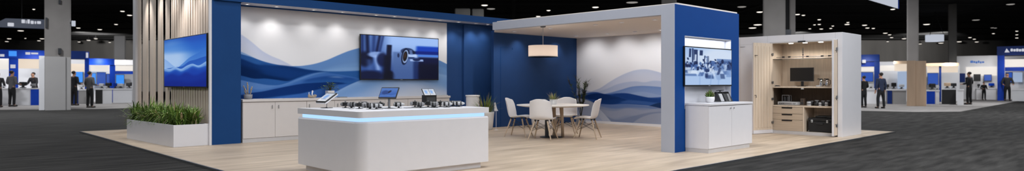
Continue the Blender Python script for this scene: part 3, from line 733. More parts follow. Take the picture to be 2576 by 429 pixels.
# ================================================================== DISPLAY COUNTER
CZ = .92
plan = [(4.24, 7.285, .07), (6.505, 7.285, .02), (6.515, 8.05, .25), (5.70, 8.62, .35), (4.24, 9.07, .02)]
cx0, cy0 = 5.35, 8.1
def inset(p, k): return [(x + (k if x < 5 else -k) * (1 if abs(x - 5.70) > .1 else 0), y + (k if y < 7.5 else -k), max(r, .02)) for x, y, r in p]
t = thing('display_counter', 'big white island display counter with a glowing ice-blue strip', 'counter', (cx0, cy0, 0))
def loc_plan(p): return [(x - cx0, y - cy0) for x, y in rounded(p, 24)]
MB().prism(loc_plan(plan), .838, CZ, False).build('countertop', M['white'], t, bevel=.004)
body = [(x, y, (.15 if i == 0 else r)) for i, (x, y, r) in enumerate(inset(plan, .006))]
b = MB(); lo = loc_plan(body); hi = loc_plan([(x, y, max(r - .01, .01)) for x, y, r in inset(body, .012)]); nb_ = len(lo)
b._add([(x, y, .09) for x, y in lo] + [(x, y, .765) for x, y in lo] + [(x, y, .785) for x, y in hi],
       [tuple(range(nb_ - 1, -1, -1)), tuple(range(2 * nb_, 3 * nb_))] + [(j * nb_ + i, j * nb_ + (i + 1) % nb_, (j + 1) * nb_ + (i + 1) % nb_, (j + 1) * nb_ + i) for j in (0, 1) for i in range(nb_)])
b.build('body', M['white'], t)
MB().prism(loc_plan(inset(plan, .09)), 0, .09).build('plinth', M['white'], t)
MB().prism(loc_plan([(x, y, .1 if i == 0 else .03) for i, (x, y, r) in enumerate(inset(plan, .09))]), .785, .838).build('neck', M['white'], t)
# the glowing strip runs along the two faces towards the aisle
s0 = [(x, y) for x, y in rounded([(4.275, 7.32, .09), (6.43, 7.32, .01), (6.43, 8.9, .01), (4.275, 8.96, .01)], 8)]
i0 = [(x, y) for x, y in rounded([(4.32, 7.365, .06), (6.41, 7.365, .01), (6.41, 8.9, .01), (4.32, 8.96, .01)], 8)]
b = MB(); seg = 9
outer = [(4.275, 8.96)] + s0[:seg] + [(6.43, 7.32)]; inner = [(4.32, 8.96)] + i0[:seg] + [(6.43, 7.365)]
for k in range(len(outer) - 1):
    p = [outer[k], outer[k + 1], inner[k + 1], inner[k]]
    b.prism([(x - cx0, y - cy0) for x, y in p], .787, .836)
tag(b.build('light_strip', M['led'], t), 'glowing ice-blue strip', None)

# ------------------------------------------------------------------ tablets on the counter
def tablet_pic(kind):
    def f(u, v):
        k = sm(v)[:, None]
        if kind == 0:
            c = np.array((196, 206, 222.)) * (1 - k) + np.array((226, 230, 238.)) * k
            c = blob(c, u, v, .45, .45, .22, .25, (120, 168, 236), .8, .8)
            c = rect(c, u, v, .2, .8, .72, .77, (90, 110, 150), .8, .02)
            return rect(c, u, v, .3, .6, .30, .36, (150, 180, 230), .8, .03)
        c = np.array((78, 118, 190.)) * (1 - k) + np.array((46, 88, 170.)) * k
        c = blob(c, u, v, .30, .5, .22, .24, (30, 56, 120), .8, .7)
        c = blob(c, u, v, .55, .40, .08, .16, (12, 24, 60), .9, .4, .4)
        return uvw(c, u, v, [(0, .8), (.4, .72), (.7, .8), (1, .7)], (120, 160, 220), .5, .15)
    return f
def tablet_stand(name, label, loc, rot, w, h, tilt, zc, pole, kind, th=.02):
    t = thing(name, label, 'tablet', loc, rot)
    MB().lathe([(.085, 0), (.085, .006), (.02, .010), (.012, .014)], n=24, sx=1.2).build('base', M['dark_steel'], t)
    MB().cyl((0, 0, .01), (0, 0, zc), pole).ell((0, 0, zc), pole * 1.6, pole * 1.6, pole * 1.6).build('pole', M['steel'], t)
    m = MB().box(-w / 2, w / 2, -th, 0, -h / 2, h / 2).build('tablet_case', M['black'], t, bevel=.008)
    m.location = (0, 0, zc + .02); m.rotation_euler = (-tilt, 0, 0)
    d = picture_grid('display', M['picture'], 40, 30, lambda u, v: (-w / 2 + .012 + u * (w - .024), np.full_like(u, -th - .001), -h / 2 + .02 + v * (h - .04)), lambda u, v: tablet_pic(kind)(u, 1 - v), parent=m)
    return t, m
def cz(x, y): p = onZ(x, y, CZ); return (p.x, p.y, CZ)
p = cz(822, 271)
t, m = tablet_stand('tablet_stand', 'tilted white tablet on a thin chrome pole at the counter\'s left end', p, -1.45, .24, .25, 1.02, .125, .006, 0)
MB().box(-.125, .125, 0, .02, -.13, .13).build('white_back', M['white'], m, bevel=.01)
p = cz(979, 271.8)
tablet_stand('tablet_stand', 'black tablet with blue picture on a thick steel post, counter centre', p, -1.05, .29, .20, .62, .20, .017, 1)

# tablets propped on a black box rack
p = onZ(1080, 262.5, CZ)
t = thing('tablet_rack', 'black box rack holding two leaning bright tablets at the counter\'s back', 'rack', (p.x, p.y, CZ), -.15)
MB().box(-.11, .11, -.06, .07, 0, .165).build('box', M['black'], t, bevel=.004)
MB().box(-.085, .085, -.064, -.06, .03, .13).build('front_panel', M['charcoal'], t)
for i, x in enumerate((-.045, .07)):
    a = MB().box(-.065, .065, -.008, .008, 0, .17).build('tablet', M['black'], t, bevel=.003)
    a.location = (x, -.03 + i * .02, .145); a.rotation_euler = (-.75, 0, .0)
    picture_grid('display', M['picture'], 20, 24, lambda u, v: (-.056 + u * .112, np.full_like(u, -.0095), .01 + v * .15), lambda u, v: tablet_pic(0)(u, 1 - v) * np.array((1, 1, 1.0)), parent=a)

# ------------------------------------------------------------------ optical devices on the counter
def make_optic(kind):
    t = thing('optical_device', 'optic', 'camera device', (0, 0, 0))
    S = MB().lathe([(.055, 0), (.055, .004), (.03, .006), (.014, .010), (.012, .024)], n=20).build('stand', M['charcoal'], t)
    if kind == 0:      # long clear barrel with a dark core
        MB().lathe([(.0, -.06), (.030, -.058), (.036, -.04), (.036, .02), (.028, .045), (.016, .06), (.0, .062)], n=18).build('barrel', M['grey'], t)
        MB().lathe([(.0385, -.045), (.0385, -.015)], n=18).build('focus_ring', M['black'], t)
        MB().lathe([(.038, .0), (.038, .016)], n=18).build('rear_ring', M['charcoal'], t)
        MB().lathe([(.0, -.082), (.022, -.080), (.027, -.072)], n=18).build('lens', M['black'], t)
    elif kind == 1:    # block body with a short lens
        MB().box(-.030, .030, -.026, .030, -.035, .035).build('block_body', M['black'], t, bevel=.006)
        MB().lathe([(.0, .03), (.030, .032), (.032, .055), (.024, .075), (.0, .078)], n=18).build('barrel', M['grey'], t)
        MB().lathe([(.0, -.062), (.020, -.060), (.024, -.035)], n=18).build('lens', M['dark_steel'], t)
        MB().cyl((0, .030, 0), (0, .048, .0), .012, n=10).build('dial', M['steel'], t)
    else:              # slim pale sensor with dark windows
        MB().lathe([(.0, -.08), (.020, -.078), (.030, -.06), (.032, .0), (.026, .05), (.012, .085), (.0, .087)], n=18).build('barrel', M['lgrey'], t)
        MB().box(-.018, .018, .020, .040, -.06, .03).build('mount_plate', M['grey'], t, bevel=.004)
        MB().lathe([(.033, -.05), (.0345, -.04), (.0345, -.03), (.033, -.02)], n=18).build('focus_ring', M['black'], t)
        MB().lathe([(.0315, .02), (.0325, .028), (.030, .042)], n=18).build('rear_ring', M['charcoal'], t)
    for c in t.children:
        if c.name.split('.')[0] != 'stand':
            c.location = (0, 0, .054); c.rotation_euler = (math.pi / 2, 0, math.pi / 2)
    return t
optics = [make_optic(k) for k in range(3)]
used = [0, 0, 0]
def place_optic(kind, x, y, rot, label):
    p = cz(x, y); base = -.76
    if used[kind] == 0:
        o = optics[kind]; o.location = p; o.rotation_euler = (0, 0, base + rot); o['label'] = label; o['group'] = 'optical devices on the counter'
    else: dup(optics[kind], p, base + rot, label, 'optical devices on the counter')
    used[kind] += 1
lst = [(1, 869, 270.6, 2.8, 'dark block camera, leftmost of the devices on the counter'),
       (0, 884, 271.2, 3.1, 'clear barrel lens device second from the counter\'s left tablet'),
       (1, 904, 272.6, .2, 'black block camera on a disc, third device from the left'),
       (2, 918, 270.2, .1, 'slim grey sensor behind the third device on the counter'),
       (0, 931, 273.6, .1, 'fat lens barrel on a black disc before the steel tablet post'),
       (2, 947, 274.0, .3, 'slim sensor just left of the steel tablet post'),
       (1, 957, 271.2, 3.3, 'block camera pressed against the steel tablet post'),
       (2, 1003, 271.2, .05, 'slim pale sensor just right of the steel tablet post'),
       (1, 1044, 268.4, 3.3, 'block camera at the left end of the crowded right-hand row'),
       (0, 1058, 270.6, .2, 'clear barrel device second in the crowded right-hand row'),
       (1, 1077, 268.4, .1, 'block camera in front of the black tablet rack'),
       (0, 1093, 270.2, .2, 'barrel device just right of the black tablet rack\'s front'),
       (1, 1108, 267.9, 3.2, 'dark block camera midway along the right-hand row'),
       (2, 1124, 269.2, .05, 'slim sensor left of the last two right-hand devices'),
       (0, 1140, 266.8, .1, 'barrel device next to last in the right-hand row'),
       (2, 1155, 268.0, .0, 'slim pale sensor, last on the right of the counter')]
for a in lst: place_optic(*a)
for i, (x, y) in enumerate(((884, 273.6), (958, 273.8))):
    p = cz(x, y)
    o = MB().box(-.03, .03, -.02, .02, 0, .004).build('sample_card', M['grey'], loc=p, rot=-.7, bevel=.001)
    tag(o, ('small flat grey card in front of the left barrel device', 'small flat grey card left of the steel tablet post')[i], 'card')
p = onZ(1078, 270.6, CZ)
o = MB().prism(rounded([(-.50, -.07, .05), (.52, -.07, .05), (.52, .07, .05), (-.50, .07, .05)]), 0, .006).build('display_tray', M['charcoal'], loc=(5.86, 7.90, CZ), rot=.02)
tag(o, 'long thin dark tray under the crowded right-hand device row', 'tray')

# ================================================================== PLANTS
def spiky(mb, base, n, hmin, hmax, w, el0, el1, dr0, dr1, mats=(5, 4, 1), r=.03):
    for i in range(n):
        a = random.uniform(0, 2 * math.pi); el = random.uniform(el0, el1)
        mb.cur = random.choices(range(len(mats)), mats)[0]
        mb.blade((base[0] + r * math.cos(a), base[1] + r * math.sin(a), base[2]), (math.cos(a) * math.cos(el), math.sin(a) * math.cos(el), math.sin(el)), random.uniform(hmin, hmax), w * random.uniform(.7, 1.2), random.uniform(dr0, dr1))
LEAFM = [M['leaf'], M['leaf_dark'], M['leaf_pale'], M['leaf_olive']]
# tall white planter with spiky plant by the blue wall
P = onZ(1221, 325)
t = thing('potted_plant', 'spiky yellow-green plant in a tall white planter by the blue wall', 'plant', (P.x, P.y, 0))
MB().lathe([(.17, 0), (.20, .02), (.245, .44), (.25, .49), (.22, .49), (.21, .42), (0, .42)], n=28).build('pot', M['pot'], t)
g = MB(); spiky(g, (0, 0, .42), 150, .32, .68, .013, .55, 1.5, .3, 1.5, (4, 3, 3, 4), .09); g.build('leaves', LEAFM, t)
P = onZ(1186, 322)
t = thing('display_pedestal', 'white round pedestal behind the right end of the display counter', 'pedestal', (P.x, P.y - .05, 0))
MB().lathe([(.20, 0), (.20, .03), (.19, .05), (.19, .90)], n=32).build('column', M['shell'], t)
MB().lathe([(.20, .90), (.205, .905), (.205, .94), (.2, .945)], n=32).build('top_disc', M['shell'], t)
P = onZ(1248, 326)
t = thing('pointed_card', 'small white pointed card on a thin stand beside the tall white planter', 'card', (P.x, P.y, 0), -.6)
MB().lathe([(.06, 0), (.06, .008), (.01, .012)], n=16).cyl((0, 0, .01), (0, 0, .56), .006, n=8).build('stand', M['white'], t)
cd = MB().prism([(-.05, 0), (.06, 0), (.03, .05), (-.02, .24), (-.05, .22)], -.006, .006).build('card', M['white'], t); cd.location = (0, 0, .52)
cd.rotation_euler = (math.pi / 2, 0, 0)

# thin dark plant in the corner
P = Vector((15.15, 12.7, 0))
t = thing('potted_tree', 'tall thin dusky plant in the corner by the printed wall', 'plant', tuple(P))
MB().lathe([(.12, 0), (.14, .02), (.17, .28), (.15, .28), (.14, .24), (0, .24)], n=24).build('pot', M['pot_grey'], t)
g = MB(); stems = []
for i in range(11):
    a = random.uniform(0, 2 * math.pi); L = random.uniform(.85, 1.32); s = random.uniform(.1, .40)
    pts = [(0, 0, .22), (s * .4 * math.cos(a), s * .4 * math.sin(a), .22 + L * .5), (s * math.cos(a), s * math.sin(a), .22 + L)]
    g.tube(pts, [.010, .007, .003], 5); stems.append(pts)
g.build('stems', M['leaf_dusk'], t)
g = MB()
for pts in stems:
    for k in range(46):
        f = random.uniform(.25, 1); a = random.uniform(0, 6.28); el = random.uniform(.1, 1.2)
        i = 0 if f < .5 else 1; q = Vector(pts[i]).lerp(Vector(pts[i + 1]), (f - .5 * i) * 2)
        g.cur = random.choice((0, 0, 1))
        g.blade(q, (math.cos(a) * math.cos(el), math.sin(a) * math.cos(el), math.sin(el)), random.uniform(.12, .24), .013, .8, 3)
g.build('leaves', [M['leaf_dusk'], M['leaf_dark']], t)

# bush in a square pot and ornaments on the mural worktop
WT = .935
def onwt(x, Y): p = atY(x, 240, Y); return (p.x, Y, WT)
t = thing('potted_plant', 'small bushy plant in a square white pot on the mural worktop', 'plant', onwt(830, 14.15))
MB().prism([(-.085, -.075), (.085, -.075), (.085, .075), (-.085, .075)], 0, .17).build('pot', M['pot'], t, bevel=.006)
g = MB()
for i in range(26):
    a = random.uniform(0, 6.28); e2 = random.uniform(.2, 1.3); L = random.uniform(.10, .24)
    q = (L * math.cos(a) * math.cos(e2) * 1.3, L * .8 * math.sin(a) * math.cos(e2), .17 + L * math.sin(e2))
    g.tube([(0, 0, .165), (q[0] * .5, q[1] * .5, .17 + L * .5 * math.sin(e2) + .02), q], [.004, .003, .002], 4)
g.build('stems', M['leaf_dusk'], t)
g = MB()
for i in range(260):
    a = random.uniform(0, 6.28); e2 = random.uniform(-.1, 1.4); L = random.uniform(.08, .22)
    q = (L * math.cos(a) * math.cos(e2) * 1.3, L * .8 * math.sin(a) * math.cos(e2), .19 + L * math.sin(e2) * .9)
    g.cur = random.choices((0, 1, 3), (3, 5, 2))[0]
    b2 = random.uniform(0, 6.28); g.blade(q, (math.cos(b2), math.sin(b2), random.uniform(-.2, .8)), .045, .014, .5, 3)
g.build('leaves', LEAFM, t)
t = thing('twig_arrangement', 'pale twigs standing in a low grey pot at the worktop\'s left end', 'ornament', onwt(624, 14.08))
MB().lathe([(.060, 0), (.085, .02), (.092, .10), (.085, .105), (.078, .09), (0, .09)], n=20).build('pot', M['pot_grey'], t)
g = MB()
for i, (a, L, s) in enumerate(((0, .20, .085), (3.1, .22, .095), (1.6, .24, .02), (.5, .15, .10), (3.5, .15, .07), (2.0, .30, .03))):
    x, y = s * math.cos(a), s * .4 * math.sin(a)
    g.tube([(x * .3, y * .3, .08), (x * .8, y, .08 + L * .4), (x * .7, y, .08 + L * .7), (x, y, .08 + L * .9)], [.014, .010, .013, .008], 6).ell((x, y, .08 + L * .9), .016, .014, .022, 8, 6)
g.build('twigs', M['twig'], t)
t = thing('ornament', 'small white coral-like ornament with two prongs on the worktop', 'ornament', onwt(785, 14.1))
MB().ell((0, 0, .03), .11, .04, .03).ell((.07, 0, .05), .05, .035, .035).ell((-.07, 0, .05), .035, .03, .045).build('base', M['twig'], t)
g = MB().tube([(.02, 0, .04), (.0, 0, .09), (.012, 0, .15)], [.018, .014, .017], 8).ell((.012, 0, .158), .02, .018, .02).tube([(-.07, 0, .06), (-.08, 0, .10), (-.075, 0, .135)], [.01, .007, .009], 8)
g.build('prongs', M['shell'], t)
o = MB().box(-.10, .10, -.07, .07, 0, .018).build('closed_notebook', M['grey'], loc=onwt(861, 14.05), bevel=.004)
tag(o, 'flat grey notebook on the worktop right of the bushy plant', 'notebook')
o = MB().box(-.30, .30, -.10, .10, 0, .02).build('low_tray', M['lgrey'], loc=onwt(1100, 14.1), bevel=.004); tag(o, 'low pale tray near the right end of the mural worktop', 'tray')

# succulent and tablet holder on the right cabinet
RT = .912
P = onZ(1786, 257.2, RT)
t = thing('potted_succulent', 'small green succulent in a white pot on the right-hand cabinet', 'plant', (P.x, P.y, RT))
MB().lathe([(.055, 0), (.075, .012), (.088, .06), (.088, .112), (.078, .112), (.074, .095), (0, .095)], n=24).build('pot', M['pot'], t)
g = MB()
for ring, (n, el, L) in enumerate(((9, .35, .11), (8, .7, .12), (6, 1.05, .13), (3, 1.4, .15))):
    for i in range(n):
        a = 2 * math.pi * (i + .5 * ring) / n; g.cur = random.choice((1, 1, 3))
        d = Vector((math.cos(a) * math.cos(el), math.sin(a) * math.cos(el), math.sin(el)))
        q0 = Vector((0, 0, .095)); g.tube([q0, q0 + d * L * .4, q0 + d * L * .75 + Vector((0, 0, .01)), q0 + d * L + Vector((0, 0, .02))], [.006, .015, .012, .001], 6)
g.build('leaves', LEAFM, t)
P = onZ(1818, 256.0, RT)
t = thing('tablet_holder', 'grey slanted brochure and tablet holder beside the succulent', 'holder', (P.x, P.y, RT), -.10)
MB().prism([(-.21, -.11), (.23, -.11), (.23, .12), (-.21, .12)], 0, .012).build('base', M['lgrey'], t)
g = MB()
for x in (-.20, -.02, .19):
    v = [(x, -.10, .012), (x, .06, .012), (x, .05, .20), (x, .0, .20), (x + .012, -.10, .012), (x + .012, .06, .012), (x + .012, .05, .20), (x + .012, .0, .20)]
    g._add(v, [(0, 1, 2, 3), (7, 6, 5, 4), (0, 3, 7, 4), (3, 2, 6, 7), (2, 1, 5, 6), (1, 0, 4, 5)])
g.build('side_plates', M['charcoal'], t)
g = MB().box(-.20, .20, .0, .06, .15, .205); g.build('top_bar', M['black'], t, bevel=.006)
for i, (x, m_) in enumerate(((-.11, 'lgrey'), (.055, 'charcoal'), (.13, 'grey'))):
    a = MB().box(-.055, .055, -.006, .006, 0, .16).build('tablet', M[m_], t, bevel=.003)
    a.location = (x, -.075, .02); a.rotation_euler = (-.42, 0, 0)
lt = MB().box(-.08, .10, -.03, .04, 0, .012).build('lying_tablet', M['charcoal'], t, bevel=.003); lt.location = (-.06, .02, .225)
lt.rotation_euler = (-.2, 0, 0)
MB().cyl((-.06, .02, .20), (-.06, .02, .23), .012).build('post', M['charcoal'], t)

# ================================================================== DINING SET
TC = Vector((11.17, 10.24, 0))
t = thing('dining_table', 'round pale meeting table in the middle of the pavilion', 'table', tuple(TC), YAW)
# tabletop ellipse is round; edge thins underneath
MB().lathe([(0, .725), (.70, .728), (.84, .748), (.865, .758), (.865, .772), (.855, .775), (0, .775)], n=56).build('tabletop', M['table_top'], t)
MB().lathe([(.28, 0), (.285, .006), (.27, .014), (.10, .024), (.05, .04)], n=36, c=(-.03, -.02, 0)).build('base_plate', M['dark_steel'], t)
MB().cyl((-.14, .05, .02), (-.14, .05, .726), .045, n=20).build('column', M['dark_steel'], t)
MB().tube([(.235, -.03, 0.0), (.225, -.03, .35), (.20, -.03, .727)], [.038, .036, .05], 10).build('leg', M['leg_wood'], t)
MB().tube([(.06, .16, 0.0), (.05, .16, .35), (.03, .14, .727)], [.04, .04, .05], 10).build('leg', M['leg_wood'], t)
t = thing('potted_plant', 'small grassy plant in a white cube pot on the round table', 'plant', (TC.x + .05, TC.y + .03, .775))
MB().lathe([(.075, 0), (.082, .01), (.09, .125), (.082, .125), (.078, .105), (0, .105)], n=24).build('pot', M['pot'], t)
g = MB(); spiky(g, (0, 0, .10), 130, .12, .24, .007, .3, 1.5, .3, 1.3, (5, 2, 4, 2), .045); g.build('leaves', LEAFM, t)

def make_chair(label):
    t = thing('shell_chair', label, 'chair', (0, 0, 0), 0, 'white shell chairs around the round table')
    prof = [(.255, .435), (.235, .455), (.12, .462), (0, .452), (-.10, .446), (-.17, .462), (-.215, .52), (-.243, .62), (-.268, .75), (-.29, .86), (-.30, .905)]
    half = [.18, .232, .256, .266, .268, .266, .262, .256, .246, .222, .16]
    n = 13; vs = []; fs = []
    T = np.linspace(0, len(prof) - 1, 26); ks = np.arange(len(prof))
    for tt in T:
        y = float(curve(list(zip(ks, [p[0] for p in prof])), np.array([tt]))[0]); z = float(curve(list(zip(ks, [p[1] for p in prof])), np.array([tt]))[0])
        w = float(curve(list(zip(ks, half)), np.array([tt]))[0])
        for i in range(n):
            u = -1 + 2 * i / (n - 1); a = abs(u)
            k = min(1, max(0, (tt - 3.5) / 3)); kk = k * (1 - .55 * max(0, (tt - 8) / 2))
            seat = 1 - k
            vs.append((u * w, y + .10 * kk * a ** 2.2 + 0 * seat, z + .035 * seat * a ** 3 * min(1, tt / 1.5) - (.05 * max(0, tt - 9) * a ** 3)))
    m = len(T)
    fs = [(j * n + i, j * n + i + 1, (j + 1) * n + i + 1, (j + 1) * n + i) for j in range(m - 1) for i in range(n - 1)]
    b = MB(); b._add(vs, fs, True); s = b.build('seat_shell', M['shell'], t)
    so = s.modifiers.new('thick', 'SOLIDIFY'); so.thickness = .014; so.offset = 0
    ss = s.modifiers.new('smooth', 'SUBSURF'); ss.levels = 1; ss.render_levels = 1
    tops = [(.15, .13), (-.15, .13), (.14, -.13), (-.14, -.13)]; feet = [(.265, .25), (-.265, .25), (.255, -.255), (-.255, -.255)]
    for (a, b_), (c, d) in zip(tops, feet):
        MB().cyl((a, b_, .415), (c, d, 0), .018, .012, 10).build('leg', M['leg_wood'], t)
    w = MB()
    P = [Vector((a + (c - a) * .12, b_ + (d - b_) * .12, .37)) for (a, b_), (c, d) in zip(tops, feet)]
    Q = [Vector((a + (c - a) * .55, b_ + (d - b_) * .55, .19)) for (a, b_), (c, d) in zip(tops, feet)]
    for i, j in ((0, 1), (1, 3), (3, 2), (2, 0)):
        w.tube([P[i], (P[i] + Q[j]) / 2, Q[j]], .0042, 5).tube([P[j], (P[j] + Q[i]) / 2 + Vector((0, 0, .004)), Q[i]], .0042, 5)
    for a, b_ in tops:
        w.cyl((a, b_, .40), (a * .9, b_ * .9, .448), .02, .026, 8)
    w.build('wire_brace', M['black'], t)
    return t
chairs = [((10.54, 9.93), 'white shell chair nearest the camera with its back turned'),
          ((10.78, 10.97), 'white shell chair on the left of the round table, facing right'),
          ((11.97, 10.51), 'white shell chair behind the round table near the corner plant'),
          ((11.56, 9.46), 'white shell chair on the right of the round table, facing left')]
c0 = None
for (x, y), lab in chairs:
    a = math.atan2(TC.y - y, TC.x - x) - math.pi / 2
    if lab.startswith('white shell chair behind'): a += .25
    if c0 is None: c0 = make_chair(lab); c0.scale = (1.07, 1.07, 1.03); c0.location = (x - .02, y + .02, 0); c0.rotation_euler = (0, 0, a)
    else: dup(c0, (x - .02, y + .02, 0), a, lab)
P = onZ(1368, 320)
t = thing('tub_chair', 'low white tub chair against the blue wall behind the round table', 'chair', (P.x, P.y, 0), YAW)
MB().lathe([(.30, 0), (.33, .03), (.36, .20), (.37, .40), (.33, .43), (0, .43)], n=32).build('seat', M['shell'], t)
vs = []; nb = 25
for j, (r, z) in enumerate(((.36, .38), (.37, .55), (.33, .72), (.27, .80))):
    for i in range(nb):
        th = math.pi * (.12 + .76 * i / (nb - 1)); k = math.sin((th - .12 * math.pi) / .76) if True else 1
        vs.append((r * math.cos(th), r * math.sin(th), z if j == 0 else .40 + (z - .40) * max(.15, math.sin(math.pi * i / (nb - 1)) ** .6)))
b = MB(); b._add(vs, [(j * nb + i, j * nb + i + 1, (j + 1) * nb + i + 1, (j + 1) * nb + i) for j in range(3) for i in range(nb - 1)], True)
o = b.build('backrest', M['shell'], t); so = o.modifiers.new('thick', 'SOLIDIFY'); so.thickness = .04; so.offset = 0

# pendant lamp
P = atD(1366, 16.3)
t = thing('pendant_lamp', 'white drum pendant lamp hanging over the round table', 'lamp', (P.x, P.y, 1.96))
b = MB(); R = .378
b.lathe([(R, 0), (R, .285)], n=48)
bm_ = MB(); nn = 56; vs = []
for z in (0, .095, .19, .285):
    for i in range(nn): vs.append((R * math.cos(2 * math.pi * i / nn), R * math.sin(2 * math.pi * i / nn), z))
bm_._add(vs, [(j * nn + i, j * nn + (i + 1) % nn, (j + 1) * nn + (i + 1) % nn, (j + 1) * nn + i) for j in range(3) for i in range(nn)], True)
bm_.build('shade', M['shade'], t)
MB().lathe([(0, .012), (R - .01, .012), (R - .01, .018), (0, .018)], n=48).build('diffuser', emit('lamp_diffuser', (255, 240, 225), .6), t)
MB().lathe([(R + .003, -.004), (R + .003, .008), (R - .006, .008), (R - .006, -.004), (R + .003, -.004)], n=48).build('rim', M['lgrey'], t)
MB().cyl((0, 0, .25), (0, 0, .765), .008, n=10).build('stem', M['lgrey'], t)
MB().lathe([(.075, .792), (.075, .775), (.06, .755), (.01, .75)], n=24).build('ceiling_rose', M['dark_steel'], t)
MB().lathe([(.008, .25), (.03, .24), (.03, .19), (.01, .17)], n=14).build('bulb_holder', M['grey'], t)
li = bpy.data.lights.new('bulb', 'POINT'); li.energy = 5.5; li.color = (1, .95, .90); li.shadow_soft_size = .05
o = bpy.data.objects.new('bulb_light', li); COL.objects.link(o); o.location = (P.x, P.y, 1.96 + .14)
# ================================================================== BUILT-IN CLOSET
KX = 16.13; KL = Vector((KX, 6.4, 0)); KT = Matrix.Translation(-KL)
def KB(): b = MB(); b.X = KT; return b
t = closet = thing('built_in_closet', 'white built-in closet with open doors and oak-lined lit interior', 'closet', tuple(KL))
OY0, OY1, OZ0, OZ1, KD = 5.66, 7.16, .075, 2.30, .64          # opening
b = KB()
b.box(KX, 17.46, 7.20, 8.58, 0, 2.5)
b.box(KX, 17.46, 5.45, 5.555, 0, 2.5)
b.box(KX, 17.46, 5.555, 7.20, OZ1 + .03, 2.5)
b.box(KX + KD + .03, 17.46, 5.555, 7.20, 0, OZ1 + .03)
b.box(KX, KX + KD + .03, 5.62, 7.20, 0, OZ0 - .02)
b.build('body', M['white'], t, bevel=.003)
b = KB()
for y in (7.26, 8.0): b.box(KX - .0015, KX + .001, y, y + .008, (2.33 if y < 7.5 else 0), 2.499)
b.box(KX - .0015, KX + .001, 6.35, 6.358, 2.33, 2.499); b.box(KX - .0015, KX + .001, 5.60, 5.607, 2.33, 2.499)
b.box(KX - .0015, KX + .001, 7.3, 8.57, 2.295, 2.303); b.box(KX - .012, KX, 7.86, 8.0, 2.24, 2.262)
b.build('panel_joint', M['plinth'], t)
b = KB()
b.box(KX, KX + KD, OY1, OY1 + .035, OZ0, OZ1 + .025); b.box(KX, KX + KD, OY0 - .035, OY0, OZ0, OZ1 + .025)
b.box(KX + KD, KX + KD + .025, OY0 - .03, OY1 + .03, OZ0, OZ1 + .025); b.box(KX + .03, KX + KD, OY0, OY1, OZ1, OZ1 + .02)
b.box(KX + .02, KX + KD, OY0, OY1, OZ0 - .01, OZ0 + .004)
b.build('lining', M['oak'], t)
KB().box(KX - .01, KX + .03, OY0 - .04, OY1 + .04, OZ1, OZ1 + .035).build('head_rail', M['plinth'], t, bevel=.002)
KB().box(KX - .005, KX + .02, OY0 - .04, OY1 + .04, 0.0, OZ0 + .004).build('sill_rail', M['plinth'], t, bevel=.002)
KB().box(KX + .02, KX + KD, OY0, OY1, 1.165, 1.20).build('desk_shelf', M['oak'], t, bevel=.002)
KB().box(KX + .012, KX + KD, OY0, OY1, .685, .725).build('shelf', M['oak'], t, bevel=.002)
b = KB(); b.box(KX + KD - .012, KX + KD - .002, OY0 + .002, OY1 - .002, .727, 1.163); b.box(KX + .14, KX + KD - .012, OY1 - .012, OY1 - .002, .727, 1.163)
b.build('bay_shade_panel', M['bay_shade'], t)  # dark sheets painted as the shade between desk and lower shelf
DY = 6.375
KB().box(KX + .012, KX + KD, DY - .035, DY, OZ0, .685).build('divider', M['oak'], t)
for (z0, z1) in ((.515, .678), (.365, .508), (.082, .358)):
    d = KB().box(KX + .016, KX + .036, DY + .006, OY1 - .006, z0, z1); dd = d.build('drawer', M['oak_h'], t, bevel=.002)
    yc = (DY + OY1) / 2
    KB().box(KX + .008, KX + .018, yc - .13, yc + .13, z1 - .034, z1 - .002).build('pull', M['black'], dd)
KB().box(KX + .05, KX + .40, DY + .01, OY1 - .01, .082, .67).build('drawer_box', M['oak'], t)
g = KB().box(KX + .10, KX + KD, OY0, OY1, 1.885, 1.897); g.build('glass_shelf', M['glass'], t)
g = KB().tube([(KX + .09, OY0, 1.90), (KX + .09, OY1, 1.90)], .008, 8).tube([(KX + .12, OY0 + .02, 1.945), (KX + .12, OY1 - .08, 1.945)], .007, 8).tube([(KX + .09, OY1 - .1, 1.90), (KX + .3, OY1 - .02, 1.91), (KX + .6, OY1 - .02, 1.91)], .006, 6)
g.build('rail', M['steel'], t)
g = KB()
for y in (5.78, 5.95, 6.3, 6.75, 6.9): g.box(KX + .105, KX + .135, y - .03, y + .03, 1.93, 1.965)
g.build('clip', M['dark_steel'], t)
g = KB().cyl((KX + .14, 6.42, 1.90), (KX + .14, 6.42, 2.17), .008, n=8)
for z in (2.0, 2.06, 2.12): g.ell((KX + .14, 6.42, z), .016, .016, .022, 8, 6)
g.build('spindle', M['dark_steel'], t)
KB().box(KX - .03, KX + .02, 6.30, 6.48, OZ1 - .0, OZ1 + .035).build('latch', M['dark_steel'], t)
for y in (6.75, 6.40, 6.02):
    r = KB(); r.X = KT @ Matrix.Translation((KX + .22, y, OZ1)); r.lathe([(.055, .0), (.055, -.012), (.0, -.012)], n=20); r.build('cabinet_lamp', M['lamp_white'], t)
    spot((KX + .22, y, OZ1 - .02), (KX + .22, y, 0), 15, 150, .6, (1, .92, .82))
KB().box(KX + .022, KX + .05, 6.36, 6.42, 1.13, 1.165).build('cable_clip', M['lgrey'], t)

def door(hinge, ang, w, name_label, grooves):
    d = thing('tmp', None, None)
    return d
# left leaf, swung wide open; hinge line at (KX, 7.15)
hp = Vector((KX - .005, 7.155, 0)); op = Vector((15.41, 7.325, 0)); v = op - hp; Wd = v.length
DX = KT @ Matrix.Translation(hp) @ Matrix.Rotation(math.atan2(v.y, v.x), 4, 'Z')
